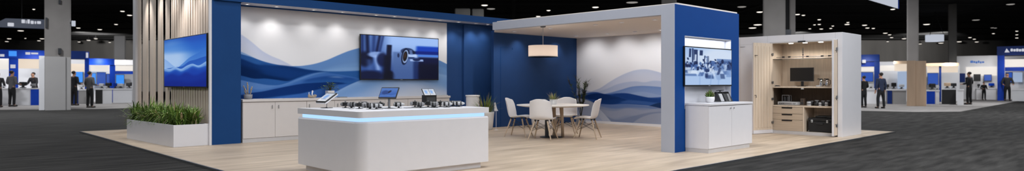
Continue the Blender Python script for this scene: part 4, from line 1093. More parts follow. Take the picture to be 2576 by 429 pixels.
# local door: x along the leaf, y thickness (-y is away from camera side?)
def DB(X): b = MB(); b.X = X; return b
d = DB(DX).box(0, Wd, -.012, .028, .10, 2.30).build('door', M['white'], t, bevel=.002)
b = DB(DX)
b.box(0.0, Wd, .028, .034, .10, 2.30)
b.build('oak_face', M['oak'], d)
b = DB(DX)
for i in range(6):
    x = .09 + i * (Wd - .18) / 5
    b.box(x - .028, x + .028, .034, .044, .16, 2.22)
b.build('raised_strip', M['oak'], d)
b = DB(DX)
for z in (2.02, 1.30, .88, .28):
    b.box(-.01, .05, .034, .06, z - .025, z + .025).cyl((.0, .05, z - .035), (.0, .05, z + .035), .012, n=8)
b.build('hinge', M['steel'], d)
b = DB(DX).cyl((Wd - .05, .034, .0), (Wd - .05, .075, .0), .008, n=8)
b = DB(DX).tube([(Wd - .05, .034, 1.98), (Wd - .05, .08, 1.98), (Wd - .10, .08, 1.98)], .008, 6).tube([(Wd - .05, .034, .98), (Wd - .05, .08, .98), (Wd - .05, .08, .92)], .008, 6)
b.build('handle', M['dark_steel'], d)
DB(DX).box(.0, Wd, -.010, .04, .012, .098).build('kick_rail', M['white'], d)
# right leaf, pushed back into its pocket beside the lining
b = KB().box(KX - .20, KX + .55, 5.572, 5.615, .03, 2.33); d = b.build('door', M['white'], t, bevel=.002)
KB().box(KX - .185, KX + .50, 5.562, 5.572, .04, 2.32).build('oak_face', M['oak'], d)
b = KB()
for z in (2.10, .95, .27): b.box(KX - .09, KX - .03, 5.550, 5.562, z - .03, z + .03).cyl((KX - .03, 5.55, z - .04), (KX - .03, 5.55, z + .04), .010, n=8)
b.build('hinge', M['steel'], d)
b = KB()
for z in (2.06, .93, .30): b.tube([(KX - .14, 5.562, z), (KX - .14, 5.53, z), (KX - .14, 5.53, z - .05)], .007, 6)
b.build('hook', M['dark_steel'], d)

# ---- things in the closet
DZ, SZ = 1.2015, .7265
p = atX(2017, 215, KX + .33)
t = thing('monitor', 'black computer monitor on the closet\'s desk shelf', 'monitor', (p.x, p.y, DZ), -math.pi / 2 - .06)
MB().box(-.30, .30, -.014, .022, .125, .475).build('housing', M['charcoal'], t, bevel=.005)
MB().box(-.288, .288, -.017, -.013, .142, .465).build('display', M['black'], t)
MB().box(-.30, .30, -.018, -.012, .125, .135).build('bottom_rim', M['steel'], t)
MB().prism([(-.035, .03), (.035, .03), (.025, .055), (-.025, .055)], .012, .20).build('stand', M['dark_steel'], t)
MB().prism(rounded([(-.13, -.06, .02), (.13, -.06, .02), (.13, .10, .02), (-.13, .10, .02)]), 0, .014).build('base', M['black'], t)
def inX(x, y, dx): p = atX(x, y, KX + dx); return p
p = inX(1956, 214, .2)
o = MB().box(-.07, .07, -.05, .05, 0, .014).box(-.05, .05, -.035, .04, .014, .026).build('closed_notebook', M['charcoal'], loc=(p.x, p.y, DZ), bevel=.003); tag(o, 'dark closed notebook pair at the left end of the closet desk shelf', 'notebook')
for i, (x, lab) in enumerate(((1998, 'white paper card left of the monitor base'), (2036, 'white paper card right of the monitor base'))):
    p = inX(x, 214, .16)
    o = MB().box(-.045, .045, -.06, .06, 0, .006).build('paper_card', M['lgrey'], loc=(p.x, p.y, DZ), bevel=.001); tag(o, lab, 'card')
for i, (x, lab) in enumerate(((2066, 'chrome insulated jug with black lid on the closet desk shelf'), (2081, 'chrome insulated jug half hidden by the closet\'s right door'))):
    p = inX(x, 212, .22 + .03 * i)
    t = thing('insulated_jug', lab, 'jug', (p.x, p.y, DZ), 2.2 + .3 * i, 'jugs on the closet desk shelf')
    MB().lathe([(.045, 0), (.052, .01), (.055, .05), (.045, .15), (.038, .165)], n=20).build('vessel', M['chrome'], t)
    MB().lathe([(.040, .165), (.042, .18), (.02, .195), (.0, .197)], n=20).tube([(.03, 0, .183), (.07, 0, .188), (.085, 0, .178)], .010, 6).build('lid', M['black'], t)
    MB().tube([(-.04, 0, .16), (-.085, 0, .15), (-.09, 0, .07), (-.05, 0, .03)], .008, 6).build('handle', M['black'], t)
p = inX(2060, 216, .08)
o = MB().box(-.06, .06, -.05, .05, 0, .03).build('low_white_dish', M['lgrey'], loc=(p.x, p.y, DZ), bevel=.006); tag(o, 'low white tray before the chrome jugs in the closet', 'tray')
p = inX(1983, 262, .20)
t = thing('media_player', 'wide silver media player on the closet\'s lower shelf', 'player', (p.x, p.y - .02, SZ), -math.pi / 2 - .06)
MB().box(-.25, .25, -.10, .16, .008, .085).build('housing', M['lgrey'], t, bevel=.004)
MB().box(-.22, .12, -.104, -.10, .025, .06).build('front_window', M['grey'], t)
b = MB()
for x in (-.19, -.14, -.09, .16, .20): b.cyl((x, -.112, .042), (x, -.10, .042), .010, n=10)
b.build('button', M['charcoal'], t)
b = MB()
for x in (-.2, .2):
    for y in (-.06, .12): b.cyl((x, y, 0), (x, y, .01), .014, n=8)
b.build('foot', M['black'], t)
p = inX(1979, 252, .27)
t = thing('glass_display_box', 'dark glass box standing on the silver media player', 'box', (p.x, p.y, SZ + .085), -math.pi / 2 - .06)
b = MB()
for x in (-.095, .085):
    for y in (-.06, .05): b.box(x, x + .012, y, y + .012, 0, .17)
b.box(-.095, .097, -.06, .062, .158, .17).box(-.095, .097, -.06, .062, 0, .01); b.build('frame', M['grey'], t)
MB().box(-.06, -.01, -.035, .04, .01, .12).box(.02, .07, -.035, .04, .01, .14).build('core', M['charcoal'], t, bevel=.006)
p = inX(2020, 262, .3)
t = thing('small_speaker', 'small brownish upright box right of the media player', 'speaker', (p.x, p.y, SZ), -math.pi / 2)
MB().box(-.045, .045, -.05, .05, 0, .17).build('housing', mat('brown_grille', (92, 78, 68), .7, vary=.1), t, bevel=.004)
MB().cyl((0, -.053, .055), (0, -.049, .055), .032, n=16).cyl((0, -.053, .125), (0, -.049, .125), .02, n=16).build('cone', M['charcoal'], t)
js = [(2035, .10, 'grey lidded canister, leftmost on the closet\'s lower shelf', 'lgrey', .052, .12), (2043, .26, 'dark canister behind the leftmost grey canister', 'black', .045, .12), (2055, .16, 'tall black canister in the middle of the lower shelf', 'black', .06, .14),
      (2063, .10, 'small pale canister right of the tall black canister', 'lgrey', .035, .10), (2071, .18, 'black canister with pale band near the right door', 'black', .055, .13), (2079, .12, 'pale canister next to the closet\'s right door', 'lgrey', .04, .11), (2084, .2, 'black canister last before the closet\'s right door', 'black', .05, .14)]
for x, dx, lab, m_, r, h in js:
    p = inX(x, 263, dx)
    t = thing('canister', lab, 'canister', (p.x, p.y, SZ), 0, 'canisters on the closet\'s lower shelf')
    MB().lathe([(r * .95, 0), (r, .008), (r, h * .78), (r * .8, h * .84)], n=18).build('vessel', M[m_], t)
    MB().lathe([(r * .82, h * .82), (r * .86, h * .86), (r * .86, h * .97), (r * .5, h), (0, h)], n=18).build('lid', M['charcoal' if m_ == 'lgrey' else 'grey'], t)
    MB().lathe([(r * 1.01, h * .25), (r * 1.02, h * .3), (r * 1.02, h * .5), (r * 1.01, h * .55)], n=18).build('label_band', M['grey' if m_ == 'lgrey' else 'charcoal'], t)
p = inX(2060, 330, .28)
t = thing('equipment_case', 'black hard case with silver latches in the closet\'s lower right bay', 'case', (KX + .10, 5.985, OZ0 + .006), -math.pi / 2)
MB().box(-.30, .30, 0, .38, 0, .26).build('body', M['case'], t, bevel=.015)
MB().box(-.30, .30, 0, .38, .265, .345).build('lid', M['case'], t, bevel=.015)
for x in (-.20, .16):
    l = MB().box(x - .022, x + .022, -.014, 0, .235, .30).build('latch', M['lgrey'], t, bevel=.003)
    MB().box(x - .010, x + .010, -.018, -.013, .255, .275).build('latch_tongue', M['charcoal'], l)
MB().tube([(-.09, -.002, .21), (-.09, -.035, .205), (.07, -.035, .205), (.07, -.002, .21)], .009, 8).build('handle', M['charcoal'], t)
b = MB()
for x in (-.29, .27): b.box(x, x + .02, -.006, .02, .01, .04)
b.build('corner_guard', M['steel'], t)
t = thing('equipment_case', 'smaller flat black case lying on the big black case', 'case', (KX + .16, 5.93, OZ0 + .354), -math.pi / 2)
MB().box(-.20, .20, 0, .28, 0, .05).build('body', M['case'], t, bevel=.012)
MB().tube([(-.06, 0, .025), (-.06, -.025, .025), (.06, -.025, .025), (.06, 0, .025)], .007, 8).build('handle', M['charcoal'], t)

# ================================================================== THE HALL BEHIND
GZ = -.03
class BG:
    """a thing in the hall, squared to the aisle we look down"""
    def __init__(s, name, label, cat, xc, d, group=None):
        p = atD(xc, d, GZ); s.d = d; s.xc = xc
        s.a = math.atan((xc - CX) / F); s.D = d / math.cos(s.a)
        s.t = thing(name, label, cat, tuple(p), YAW - s.a, group)
    def lx(s, x, dd): return (s.D + dd) * math.tan(math.atan((x - CX) / F) - s.a)
    def lz(s, y, dd, x=None):
        d = (s.D + dd) * math.cos(s.a) if x is None else (s.D + dd) * math.cos(s.a) - s.lx(x, dd) * math.sin(s.a)
        return max(0, EYE - (y - HY) * d / F - GZ)
    def box(s, part, x0, x1, y0, y1, m, dd=0, th=.3, bevel=0, parent=None):
        xm = (x0 + x1) / 2; z0 = 0 if y1 >= gy(s.d) - 1.5 else s.lz(y1, dd, xm)
        b = MB().box(s.lx(x0, dd), s.lx(x1, dd), dd, dd + th, z0, s.lz(y0, dd, xm))
        return b.build(part, M[m], parent or s.t, bevel=bevel)
def gy(d): return HY + F * (EYE - GZ) / d        # pixel row of the hall floor at depth d

# lighter aisle carpets
b = MB(); P0 = [(-200, 277), (240, 273.5), (345, 271), (345, 250), (-200, 250)]
b.prism([tuple(onZ(x, y, GZ).xy) for x, y in P0], -.03, -.022); struct(b.build('floor_aisle', M['carpet_light']))
b = MB(); P0 = [(2120, 277), (2300, 281), (2416, 280), (2700, 229), (2120, 240)]
b.prism([tuple(onZ(x, y, GZ).xy) for x, y in P0], -.03, -.022); struct(b.build('floor_aisle', M['carpet_light']))

# concrete columns
def column(label, x0, x1, d, top=None, bot=None, m='concrete', extra=True):
    c = BG('concrete_column', label, 'column', (x0 + x1) / 2, d)
    w = c.lx(x1, 0) - c.lx(x0, 0)
    z1 = 7.55 if top is None else EYE - (top - HY) * d / F
    MB().box(-w / 2, w / 2, 0, w, 0, z1).build('shaft', M[m], c.t, bevel=.06, seg=1)
    c.t['kind'] = 'structure'
    return c
c = column('tall concrete column rising from the clad base on the left', 112, 179, 32.6)
c.box('junction_box', 146, 154, 121, 135, 'dark_steel', -.2, .2); c.box('junction_box', 114, 119, 44, 70, 'dark_steel', -.15, .15); c.box('bracket', 147, 153, 0, 10, 'dark_steel', -.12, .12)
column('wide concrete column behind the closet', 1919, 1976, 34)
c = column('narrow concrete strip column right of the wide column behind the closet', 1986, 2001, 35)
c = column('dark strip filling the gap between two concrete columns behind the closet', 1976, 1987, 35.2, m='truss'); c.box('cross_plate', 1972, 1990, 74, 90, 'dark_steel', -.2, .2)  # dark strip stands in for the gap between the columns
column('concrete column rising above the white pavilion corner', 1664, 1702, 36)
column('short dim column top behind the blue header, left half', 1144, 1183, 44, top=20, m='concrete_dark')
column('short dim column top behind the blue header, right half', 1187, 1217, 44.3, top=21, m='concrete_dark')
column('concrete column above the wood-clad base on the right', 2281, 2311, 38, m='concrete')
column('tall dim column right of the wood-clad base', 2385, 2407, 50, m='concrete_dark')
column('pale bluish column left of the slat screen', 287, 316, 48, top=88, m='hall_grey')
# clad bases
c = BG('column_cladding', 'white square cladding box around the left column\'s foot', 'cladding', 146, 30.6)
c.box('front_panel', 113, 165, 142, gy(30.6), 'hall_grey', 0, .06); c.box('core', 113.5, 178, 143, gy(30.6), 'hall_grey', .06, 1.2); c.box('side_fin', 98, 112, 140, gy(31.0), 'hall_white', .4, .5)
c = BG('column_cladding', 'beige wood-look cladding box around the right column\'s foot', 'cladding', 2306, 35.5)
c.box('front_panel', 2281, 2303, 152, gy(35.5), 'hall_wood', 0, .06); c.box('core', 2282, 2330, 153, gy(35.5), 'hall_wood', .06, 1.5)

# ---- left-hand booths
c = BG('exhibition_booth', 'blue-topped exhibition booth left of the white column cladding', 'booth', 60, 38)
c.box('header', -40, 112, 125, 147, 'hall_blue', 0, .3); c.box('pillar', 22, 46, 147, gy(38), 'hall_blue', .1, .4)
c.box('light_band', -40, 22, 149, 174, 'lightbox', .8, .1); c.box('light_band', 46, 112, 147, 172, 'lightbox_warm', .8, .1)
c.box('back_wall', -60, 114, 147, gy(40.5), 'hall_white', 2.5, .15)
c.box('emblem', 64, 76, 131, 137, 'mark', -.04, .04); c.box('emblem', 78, 96, 132, 136, 'mark', -.04, .04); c.box('emblem', 0, 11, 136, 142, 'mark', -.04, .04); c.box('badge', 22, 42, 128, 141, 'glow_blue', -.03, .03); c.box('badge', 26, 39, 162, 171, 'mark', .06, .04)
def wscreen(label, x0, x1, y0, y1, d, m, th=.12):
    c = BG('wall_screen', label, 'screen', (x0 + x1) / 2, d)
    c.box('housing', x0 - 1, x1 + 1, y0 - 1, y1 + 1, 'charcoal', .02, th); c.box('display', x0, x1, y0, y1, m, 0, .02); return c
wscreen('glowing blue screen right of the blue pillar in the far left booth', 58, 78, 174, 206, 40.2, 'glow_blue')
wscreen('deep blue screen left of the blue pillar in the far left booth', 0, 20, 178, 206, 40.2, 'glow_deep')
def hcounter(label, x0, x1, y0, d, m='hall_white', blue=None, top='hall_white'):
    c = BG('booth_counter', label, 'counter', (x0 + x1) / 2, d)
    c.box('body', x0, x1, y0 + 3, gy(d), m, .05, .7); c.box('worktop', x0 - 1, x1 + 1, y0, y0 + 3, top, 0, .8)
    if blue: c.box('blue_panel', blue[0], blue[1], y0 + 3, gy(d) - 1, 'hall_blue' if len(blue) < 3 else blue[2], .02, .05)
    return c
hcounter('long white booth counter with a blue end panel behind the leftmost man', -24, 102, 221, 36.4, blue=(77, 101))
c = BG('exhibition_booth', 'blue exhibition booth between the left column and slat screen', 'booth', 250, 42)
c.box('header', 178, 216, 128, 148, 'hall_navy', -1.5, .3); c.box('pillar', 213, 224, 130, gy(42), 'hall_blue', -1.2, .4)
c.box('header', 222, 288, 147, 163, 'hall_blue', 0, .3); c.box('pillar', 276, 288, 163, gy(42), 'hall_blue', .1, .4)
c.box('light_band', 178, 213, 160, 180, 'lightbox_warm', .8, .1); c.box('light_band', 228, 274, 164, 178, 'lightbox', .9, .1)
c.box('back_wall', 176, 282, 150, gy(44), 'hall_white', 2.6, .15); c.box('badge', 215, 222, 132, 145, 'mark', -1.25, .04)
c.box('light_panel', 229, 262, 180, 215, 'lightbox_cool', 2.3, .1)
wscreen('blue screen at the booth\'s left end beside the left column', 188, 208, 180, 206, 43.4, 'glow_blue')
wscreen('round-pictured blue screen behind the man in the grey shirt', 244, 266, 182, 214, 43.2, 'glow_deep')
c = BG('exhibition_booth', 'small pale booth just left of the slat screen', 'booth', 308, 45)
c.box('header', 286, 338, 150, 163, 'hall_white', 0, .3); c.box('light_band', 288, 336, 164, 178, 'lightbox', .5, .1); c.box('blue_band', 286, 338, 178, 186, 'hall_blue', .6, .1); c.box('back_wall', 284, 340, 164, gy(47), 'hall_white', 2, .15); c.box('pillar', 284, 290, 163, gy(45), 'hall_blue', .2, .3)
wscreen('pale blue screen in the booth next to the slat screen', 292, 312, 188, 212, 46.2, 'glow_blue')
hcounter('grey booth counter right of the left column', 178, 236, 224, 39.2, 'hall_grey', (180, 197, 'hall_navy'))
hcounter('white booth counter with a black front behind the grey-shirted man', 240, 282, 222, 39.5, 'hall_white', (240, 258, 'black'))
hcounter('white booth counter just left of the slat screen', 284, 332, 222, 41.5)
# things on these counters
def clutter(label, x0, x1, y0, y1, d, m, name='display_item', cat='display item'):
    p = atD((x0 + x1) / 2, d, EYE - (y1 - HY) * d / F); w = (x1 - x0) / F * d; h = (y1 - y0) / F * d
    t = thing(name, label, cat, (p.x, p.y, p.z + .012), YAW)
    MB().lathe([(w * .5, 0), (w * .5, h * .1), (w * .22, h * .16), (w * .2, h * .4)], n=14, sy=.6).build('base', M['charcoal'], t)
    MB().box(-w / 2, w / 2, -w * .25, w * .25, h * .38, h).build('top', M[m], t, bevel=min(w, h) * .12)
for a in (('dark display item on the counter right of the leftmost man', 50, 66, 206, 221, 36.6, 'black'), ('grey display item at the right end of the far left counter', 78, 90, 211, 221, 36.9, 'grey'),
          ('white display item on the counter right of the grey-shirted man', 250, 262, 210, 222, 39.8, 'lgrey'), ('black display item on the counter near the slat screen', 266, 280, 208, 222, 39.8, 'black'),
          ('pale display item on the counter just left of the slat screen', 296, 310, 210, 222, 41.8, 'lgrey'), ('dark display item nearest the slat screen on the last counter', 318, 331, 207, 222, 41.8, 'charcoal')):
    clutter(*a)

for a in (('white paper stack on the far left counter, by the left picture edge', 4, 14, 214, 221, 36.8, 'lgrey'), ('dark box display on the grey counter right of the left column', 214, 226, 211, 224, 39.5, 'charcoal'),
          ('white box display on the grey counter behind the charcoal-shirted man', 200, 210, 214, 224, 39.5, 'lgrey'), ('blue box display on the counter near the blue pillar by the slat screen', 286, 294, 209, 222, 41.8, 'hall_blue')):
    clutter(*a)
wscreen('narrow deep blue screen left of the round-pictured screen', 227, 241, 184, 212, 43.2, 'glow_blue')
wscreen('narrow deep blue screen by the blue pillar near the slat screen', 268, 275, 186, 212, 43.2, 'glow_deep')
# ---- right-hand booths
c = BG('exhibition_booth', 'blue exhibition booth just right of the closet', 'booth', 2205, 42)
c.box('header', 2150, 2212, 137, 154, 'hall_navy', 0, .3); c.box('header', 2150, 2204, 155, 167, 'hall_blue', .5, .3); c.box('pillar', 2199, 2213, 138, gy(42), 'hall_navy', .05, .4)
c.box('light_band', 2150, 2199, 168, 179, 'lightbox', .8, .1); c.box('light_band', 2214, 2252, 164, 178, 'lightbox', .8, .1); c.box('lintel', 2248, 2284, 153, 160, 'hall_beige', .2, .3); c.box('light_band', 2250, 2284, 160, 178, 'lightbox_warm', .8, .1)
c.box('back_wall', 2140, 2290, 155, gy(45), 'hall_white', 3, .15); c.box('badge', 2169, 2178, 150, 158, 'mark', -.04, .04)
c.box('light_panel', 2258, 2282, 180, 222, 'lightbox_cool', 2.6, .1)
wscreen('bright blue screen right of the man in the navy jacket', 2218, 2242, 179, 206, 44.6, 'glow_blue')
wscreen('deep blue screen just right of the closet', 2160, 2196, 182, 204, 44.6, 'glow_deep')
wscreen('dark blue portrait screen left of the wood-clad column', 2246, 2256, 186, 208, 44.4, 'glow_deep')
hcounter('white booth counter just right of the closet', 2150, 2206, 222, 39.5)
hcounter('grey booth counter left of the wood-clad column', 2228, 2280, 224, 39.0, 'hall_grey', (2232, 2244, 'hall_navy'))
c = BG('exhibition_booth', 'warm-lit booth right of the wood-clad column', 'booth', 2370, 43)
c.box('lintel', 2330, 2412, 158, 166, 'hall_beige', 0, .3); c.box('light_band', 2332, 2410, 166, 182, 'lightbox_warm', .5, .1); c.box('back_wall', 2328, 2414, 162, gy(46), 'hall_white', 3, .15)
c.box('pillar', 2362, 2368, 166, gy(43), 'hall_navy', .2, .3)
wscreen('blue screen left of the dim column on the right', 2334, 2360, 184, 212, 45.4, 'glow_deep')
wscreen('pale blue screen beside the dim column on the right', 2370, 2404, 182, 214, 45.4, 'glow_blue')
hcounter('booth counter with a blue end right of the wood-clad column', 2330, 2363, 226, 39.0, 'hall_white', (2331, 2352, 'hall_blue'))
hcounter('dark-fronted booth counter left of the man in black', 2369, 2405, 222, 38.6, 'black')
hcounter('small round-edged white counter at the man in black\'s left', 2408, 2424, 224, 37.2)
c = BG('exhibition_booth', 'tall white booth wall with blue script sign', 'booth', 2460, 50)
c.box('back_wall', 2407, 2512, 140, gy(50), 'hall_white', 0, .3); c.box('light_band', 2430, 2508, 168, 190, 'lightbox', -.05, .05); c.box('side_screen', 2409, 2428, 184, 206, 'hall_navy', -.08, .05)
for i, (a, b_, y0, y1) in enumerate(((2441, 2448, 152, 158), (2449, 2453, 153, 158), (2454, 2459, 154, 159), (2460, 2464, 152, 158), (2465, 2469, 154, 159), (2470, 2476, 154, 158))):
    c.box('sign_letter', a, b_, y0, y1, 'mark_blue', -.06, .06, .05)
wscreen('dark screen right of the man in black', 2450, 2466, 187, 203, 49.2, 'black')
wscreen('blue-grey screen on the white booth wall beside the blue pillar', 2476, 2494, 188, 202, 49.4, 'glow_deep')
hcounter('white booth counter behind the small dark figure', 2456, 2506, 220, 49.0)
c = BG('exhibition_booth', 'blue portal booth with a white triangle sign at the right edge', 'booth', 2550, 46)
c.box('header', 2508, 2640, 115, 138, 'hall_navy', 0, .4); c.box('pillar', 2509, 2527, 138, gy(46), 'hall_blue', .02, .5)
c.box('light_band', 2528, 2640, 148, 168, 'lightbox', .8, .1); c.box('blue_band', 2528, 2640, 168, 178, 'hall_blue', .9, .1); c.box('back_wall', 2526, 2650, 140, gy(49), 'hall_white', 3, .15); c.box('light_panel', 2548, 2572, 182, 206, 'lightbox_cool', 2.6, .1)
p = c.t; d = c.d
b = MB(); x0 = c.lx(2527, 0); x1 = c.lx(2540, 0); z0 = c.lz(131, 0); z1 = c.lz(121, 0)
b._add([(x0, -.06, z0), (x1, -.06, z0), ((x0 * .6 + x1 * .4), -.06, z1), (x0, 0, z0), (x1, 0, z0), ((x0 * .6 + x1 * .4), 0, z1)], [(0, 1, 2), (5, 4, 3), (0, 3, 4, 1), (1, 4, 5, 2), (2, 5, 3, 0)])
b.build('triangle_emblem', M['mark'], p)
for (a, b_, y0, y1) in ((2542, 2548, 122, 129), (2549, 2555, 123, 129), (2556, 2562, 122, 129), (2563, 2569, 123, 129), (2570, 2578, 122, 129)): c.box('sign_letter', a, b_, y0, y1, 'mark', -.06, .06, .05)
wscreen('deep blue curved screen in the blue portal booth', 2530, 2546, 182, 206, 48.4, 'glow_deep')
hcounter('white counter inside the blue portal booth', 2546, 2610, 224, 45)
for a in (('dark display item on the counter left of the wood-clad column', 2243, 2254, 208, 224, 39.3, 'black'), ('pale display item beside the wood-clad column', 2262, 2274, 212, 224, 39.3, 'lgrey'),
          ('black display item on the blue-ended counter', 2338, 2352, 210, 226, 39.3, 'black'), ('beige display item on the dark-fronted counter', 2376, 2390, 208, 222, 38.9, 'hall_beige'), ('dark display item at the right of the dark-fronted counter', 2393, 2405, 209, 222, 38.9, 'charcoal')):
    clutter(*a)

for a in (('white box display on the counter just right of the closet', 2186, 2196, 212, 222, 39.9, 'lgrey'), ('dark box display between navy-jacketed man and portrait screen', 2229, 2236, 212, 224, 39.3, 'charcoal'),
          ('white box display on the blue-ended counter', 2353, 2362, 216, 226, 39.3, 'lgrey'), ('dark box display on the white-wall counter', 2459, 2465, 211, 220, 49.3, 'charcoal'), ('blue box display on the white-wall counter', 2488, 2500, 209, 220, 49.3, 'hall_blue')):
    clutter(*a)
wscreen('deep blue screen in the cool panel left of the wood cladding', 2260, 2276, 186, 212, 44.2, 'glow_deep')
# ---- hanging signs
c = BG('hanging_sign', 'long dim navy hanging sign with white lettering on the left', 'sign', 55, 44)
d = 44
vs = [(-20, 62), (14, 46), (112, 49), (112, 72), (-20, 67)]
b = MB(); n = len(vs)
v = [(c.lx(x, 0), 0, c.lz(y, 0, x)) for x, y in vs] + [(c.lx(x, 0), .3, c.lz(y, 0, x)) for x, y in vs]
b._add(v, [tuple(range(n - 1, -1, -1)), tuple(range(n, 2 * n))] + [(i, (i + 1) % n, n + (i + 1) % n, n + i) for i in range(n)])
b.build('panel', M['sign_navy'], c.t)
for (a, b_, y0, y1) in ((54, 63, 49, 58), (65, 67, 51, 59), (69, 75, 49, 59), (77, 85, 52, 60), (87, 91, 53, 60), (93, 103, 53, 60)): c.box('sign_letter', a, b_, y0, y1, 'mark', -.06, .06, .08)
c.box('emblem', 19, 35, 57, 66, 'mark', -.06, .06, .1)
MB().cyl((0, .1, c.lz(48, 0)), (0, .1, 7.6), .03, n=6).build('cable', M['truss'], c.t)
c = BG('hanging_sign', 'big white hanging banner cut off at the top right', 'sign', 2200, 36)
d = 36; vs = [(2110, -60), (2261, -60), (2261, 21), (2190, 0), (2110, -24)]
v = [(c.lx(x, 0), 0, c.lz(y, 0, x)) for x, y in vs] + [(c.lx(x, 0), .25, c.lz(y, 0, x)) for x, y in vs]
n = len(vs); b = MB(); b._add(v, [tuple(range(n)), tuple(range(2 * n - 1, n - 1, -1))] + [(i, (i + 1) % n, n + (i + 1) % n, n + i) for i in range(n)])
b.build('panel', M['sign_white'], c.t)
c.box('edge_trim', 2259, 2262, -60, 21, 'hall_blue', -.03, .3)
MB().cyl((0, .1, c.lz(-40, 0)), (0, .1, 7.62), .03, n=6).build('cable', M['truss'], c.t)
c = BG('hanging_sign', 'white ring-shaped hanging sign left of the tall dim column', 'sign', 2351, 56)
r = 20 / F * 56; zc = EYE - (95 - HY) * 56 / F - GZ
MB().lathe([(r, -.28), (r, .30), (r - .1, .30), (r - .1, -.28), (r, -.28)], n=36, c=(0, r, zc)).build('ring', M['sign_white'], c.t)
b = MB()
for a in (0, 2.1, 4.2): b.cyl((r * math.cos(a), r + r * math.sin(a), zc + .25), (0, r, 7.6), .02, n=5)
b.build('cable', M['truss'], c.t)
c = BG('wall_speaker', 'small white box fixed beside the left column', 'speaker', 185, 32.9)
c.box('housing', 180, 190, 52, 65, 'sign_white', 0, .3, .02); c.box('bracket', 177, 182, 56, 60, 'dark_steel', .1, .1)

# ---- high-bay lamps under the hall roof
bays = dict(L=[(85, 23, 7), (52, 77, 16), (23, 97, 11), (17, 104, 9), (64, 96, 5), (106, 97, 12), (98, 102, 9), (197, 70, 11), (251, 74, 12), (292, 61, 10), (308, 28, 12), (326, 38, 14), (223, 101, 11), (241, 97, 10), (276, 106, 7), (312, 105, 9), (199, 105, 8)],
            M=[(1219, 13, 20), (1235, 22, 26), (1380, 26, 12), (1354, 41, 14), (1498, 18, 20), (1590, 6, 36), (1866, 17, 26), (1911, 30, 18), (1906, 62, 24), (1893, 70, 22)],
            R=[(2006, 36, 14), (2021, 38, 10), (2061, 49, 10), (2049, 62, 7), (2061, 61, 9), (2066, 72.5, 10), (2037, 72, 8), (2095, 65, 7), (2090, 71, 8), (2133, 56, 8), (2131, 61, 14), (2175, 63, 14), (2182, 70, 11), (2197, 71, 9)],
            Z=[(2227, 83, 12), (2238, 87, 9), (2243, 94, 9), (2246, 23, 13), (2331, 61, 18), (2191, 113, 8), (2254, 111, 7), (2233, 104, 7), (2274, 97, 12), (2315, 110, 9), (2367, 108, 14), (2413, 104.5, 13), (2440, 94, 9), (2451, 98, 8), (2457, 105, 10), (2455, 50, 20), (2504, 70, 8), (2496, 69.5, 9), (2542, 10.5, 22), (2499, 84, 7), (2558, 78, 7), (2558, 87, 7), (2558, 95, 8)])
zone = dict(L='%s small hall roof lamp from the left, left of the slat screen', M='%s small hall roof lamp from the left, above the booth\'s middle', R='%s small hall roof lamp from the left, above the closet', Z='%s small hall roof lamp from the left, right of the closet')
BZ = 7.05; bay0 = {}
for zn, lst in bays.items():
    for i, (x, y, w) in enumerate(sorted(lst)):
        d = F * (EYE - BZ) / (y - HY); p = atD(x, d, BZ)
        kind = 'dim' if (y < 26 and w >= 26) or (zn == 'Z' and (x, w) in ((2455, 20), (2542, 22), (2504, 8), (2496, 9))) else 'lit'
        r = w / F * d / 2; key = kind
        t = thing('high_bay_pendant_lamp', zone[zn] % ORD[i], 'ceiling lamp', tuple(p), YAW, 'high-bay lamps under the hall roof')
        MB().lathe([(r, 0), (r, .08), (r * .5, .18), (.08, .2)], n=16).cyl((0, 0, .2), (0, 0, .42), .03, n=6).build('housing', M['truss'], t)
        MB().lathe([(r * .8, .02), (r * .78, -.02), (r * .5, -.045), (0, -.05)], n=16).build('lens', M['bay' if kind == 'lit' else 'bay_dim'], t)
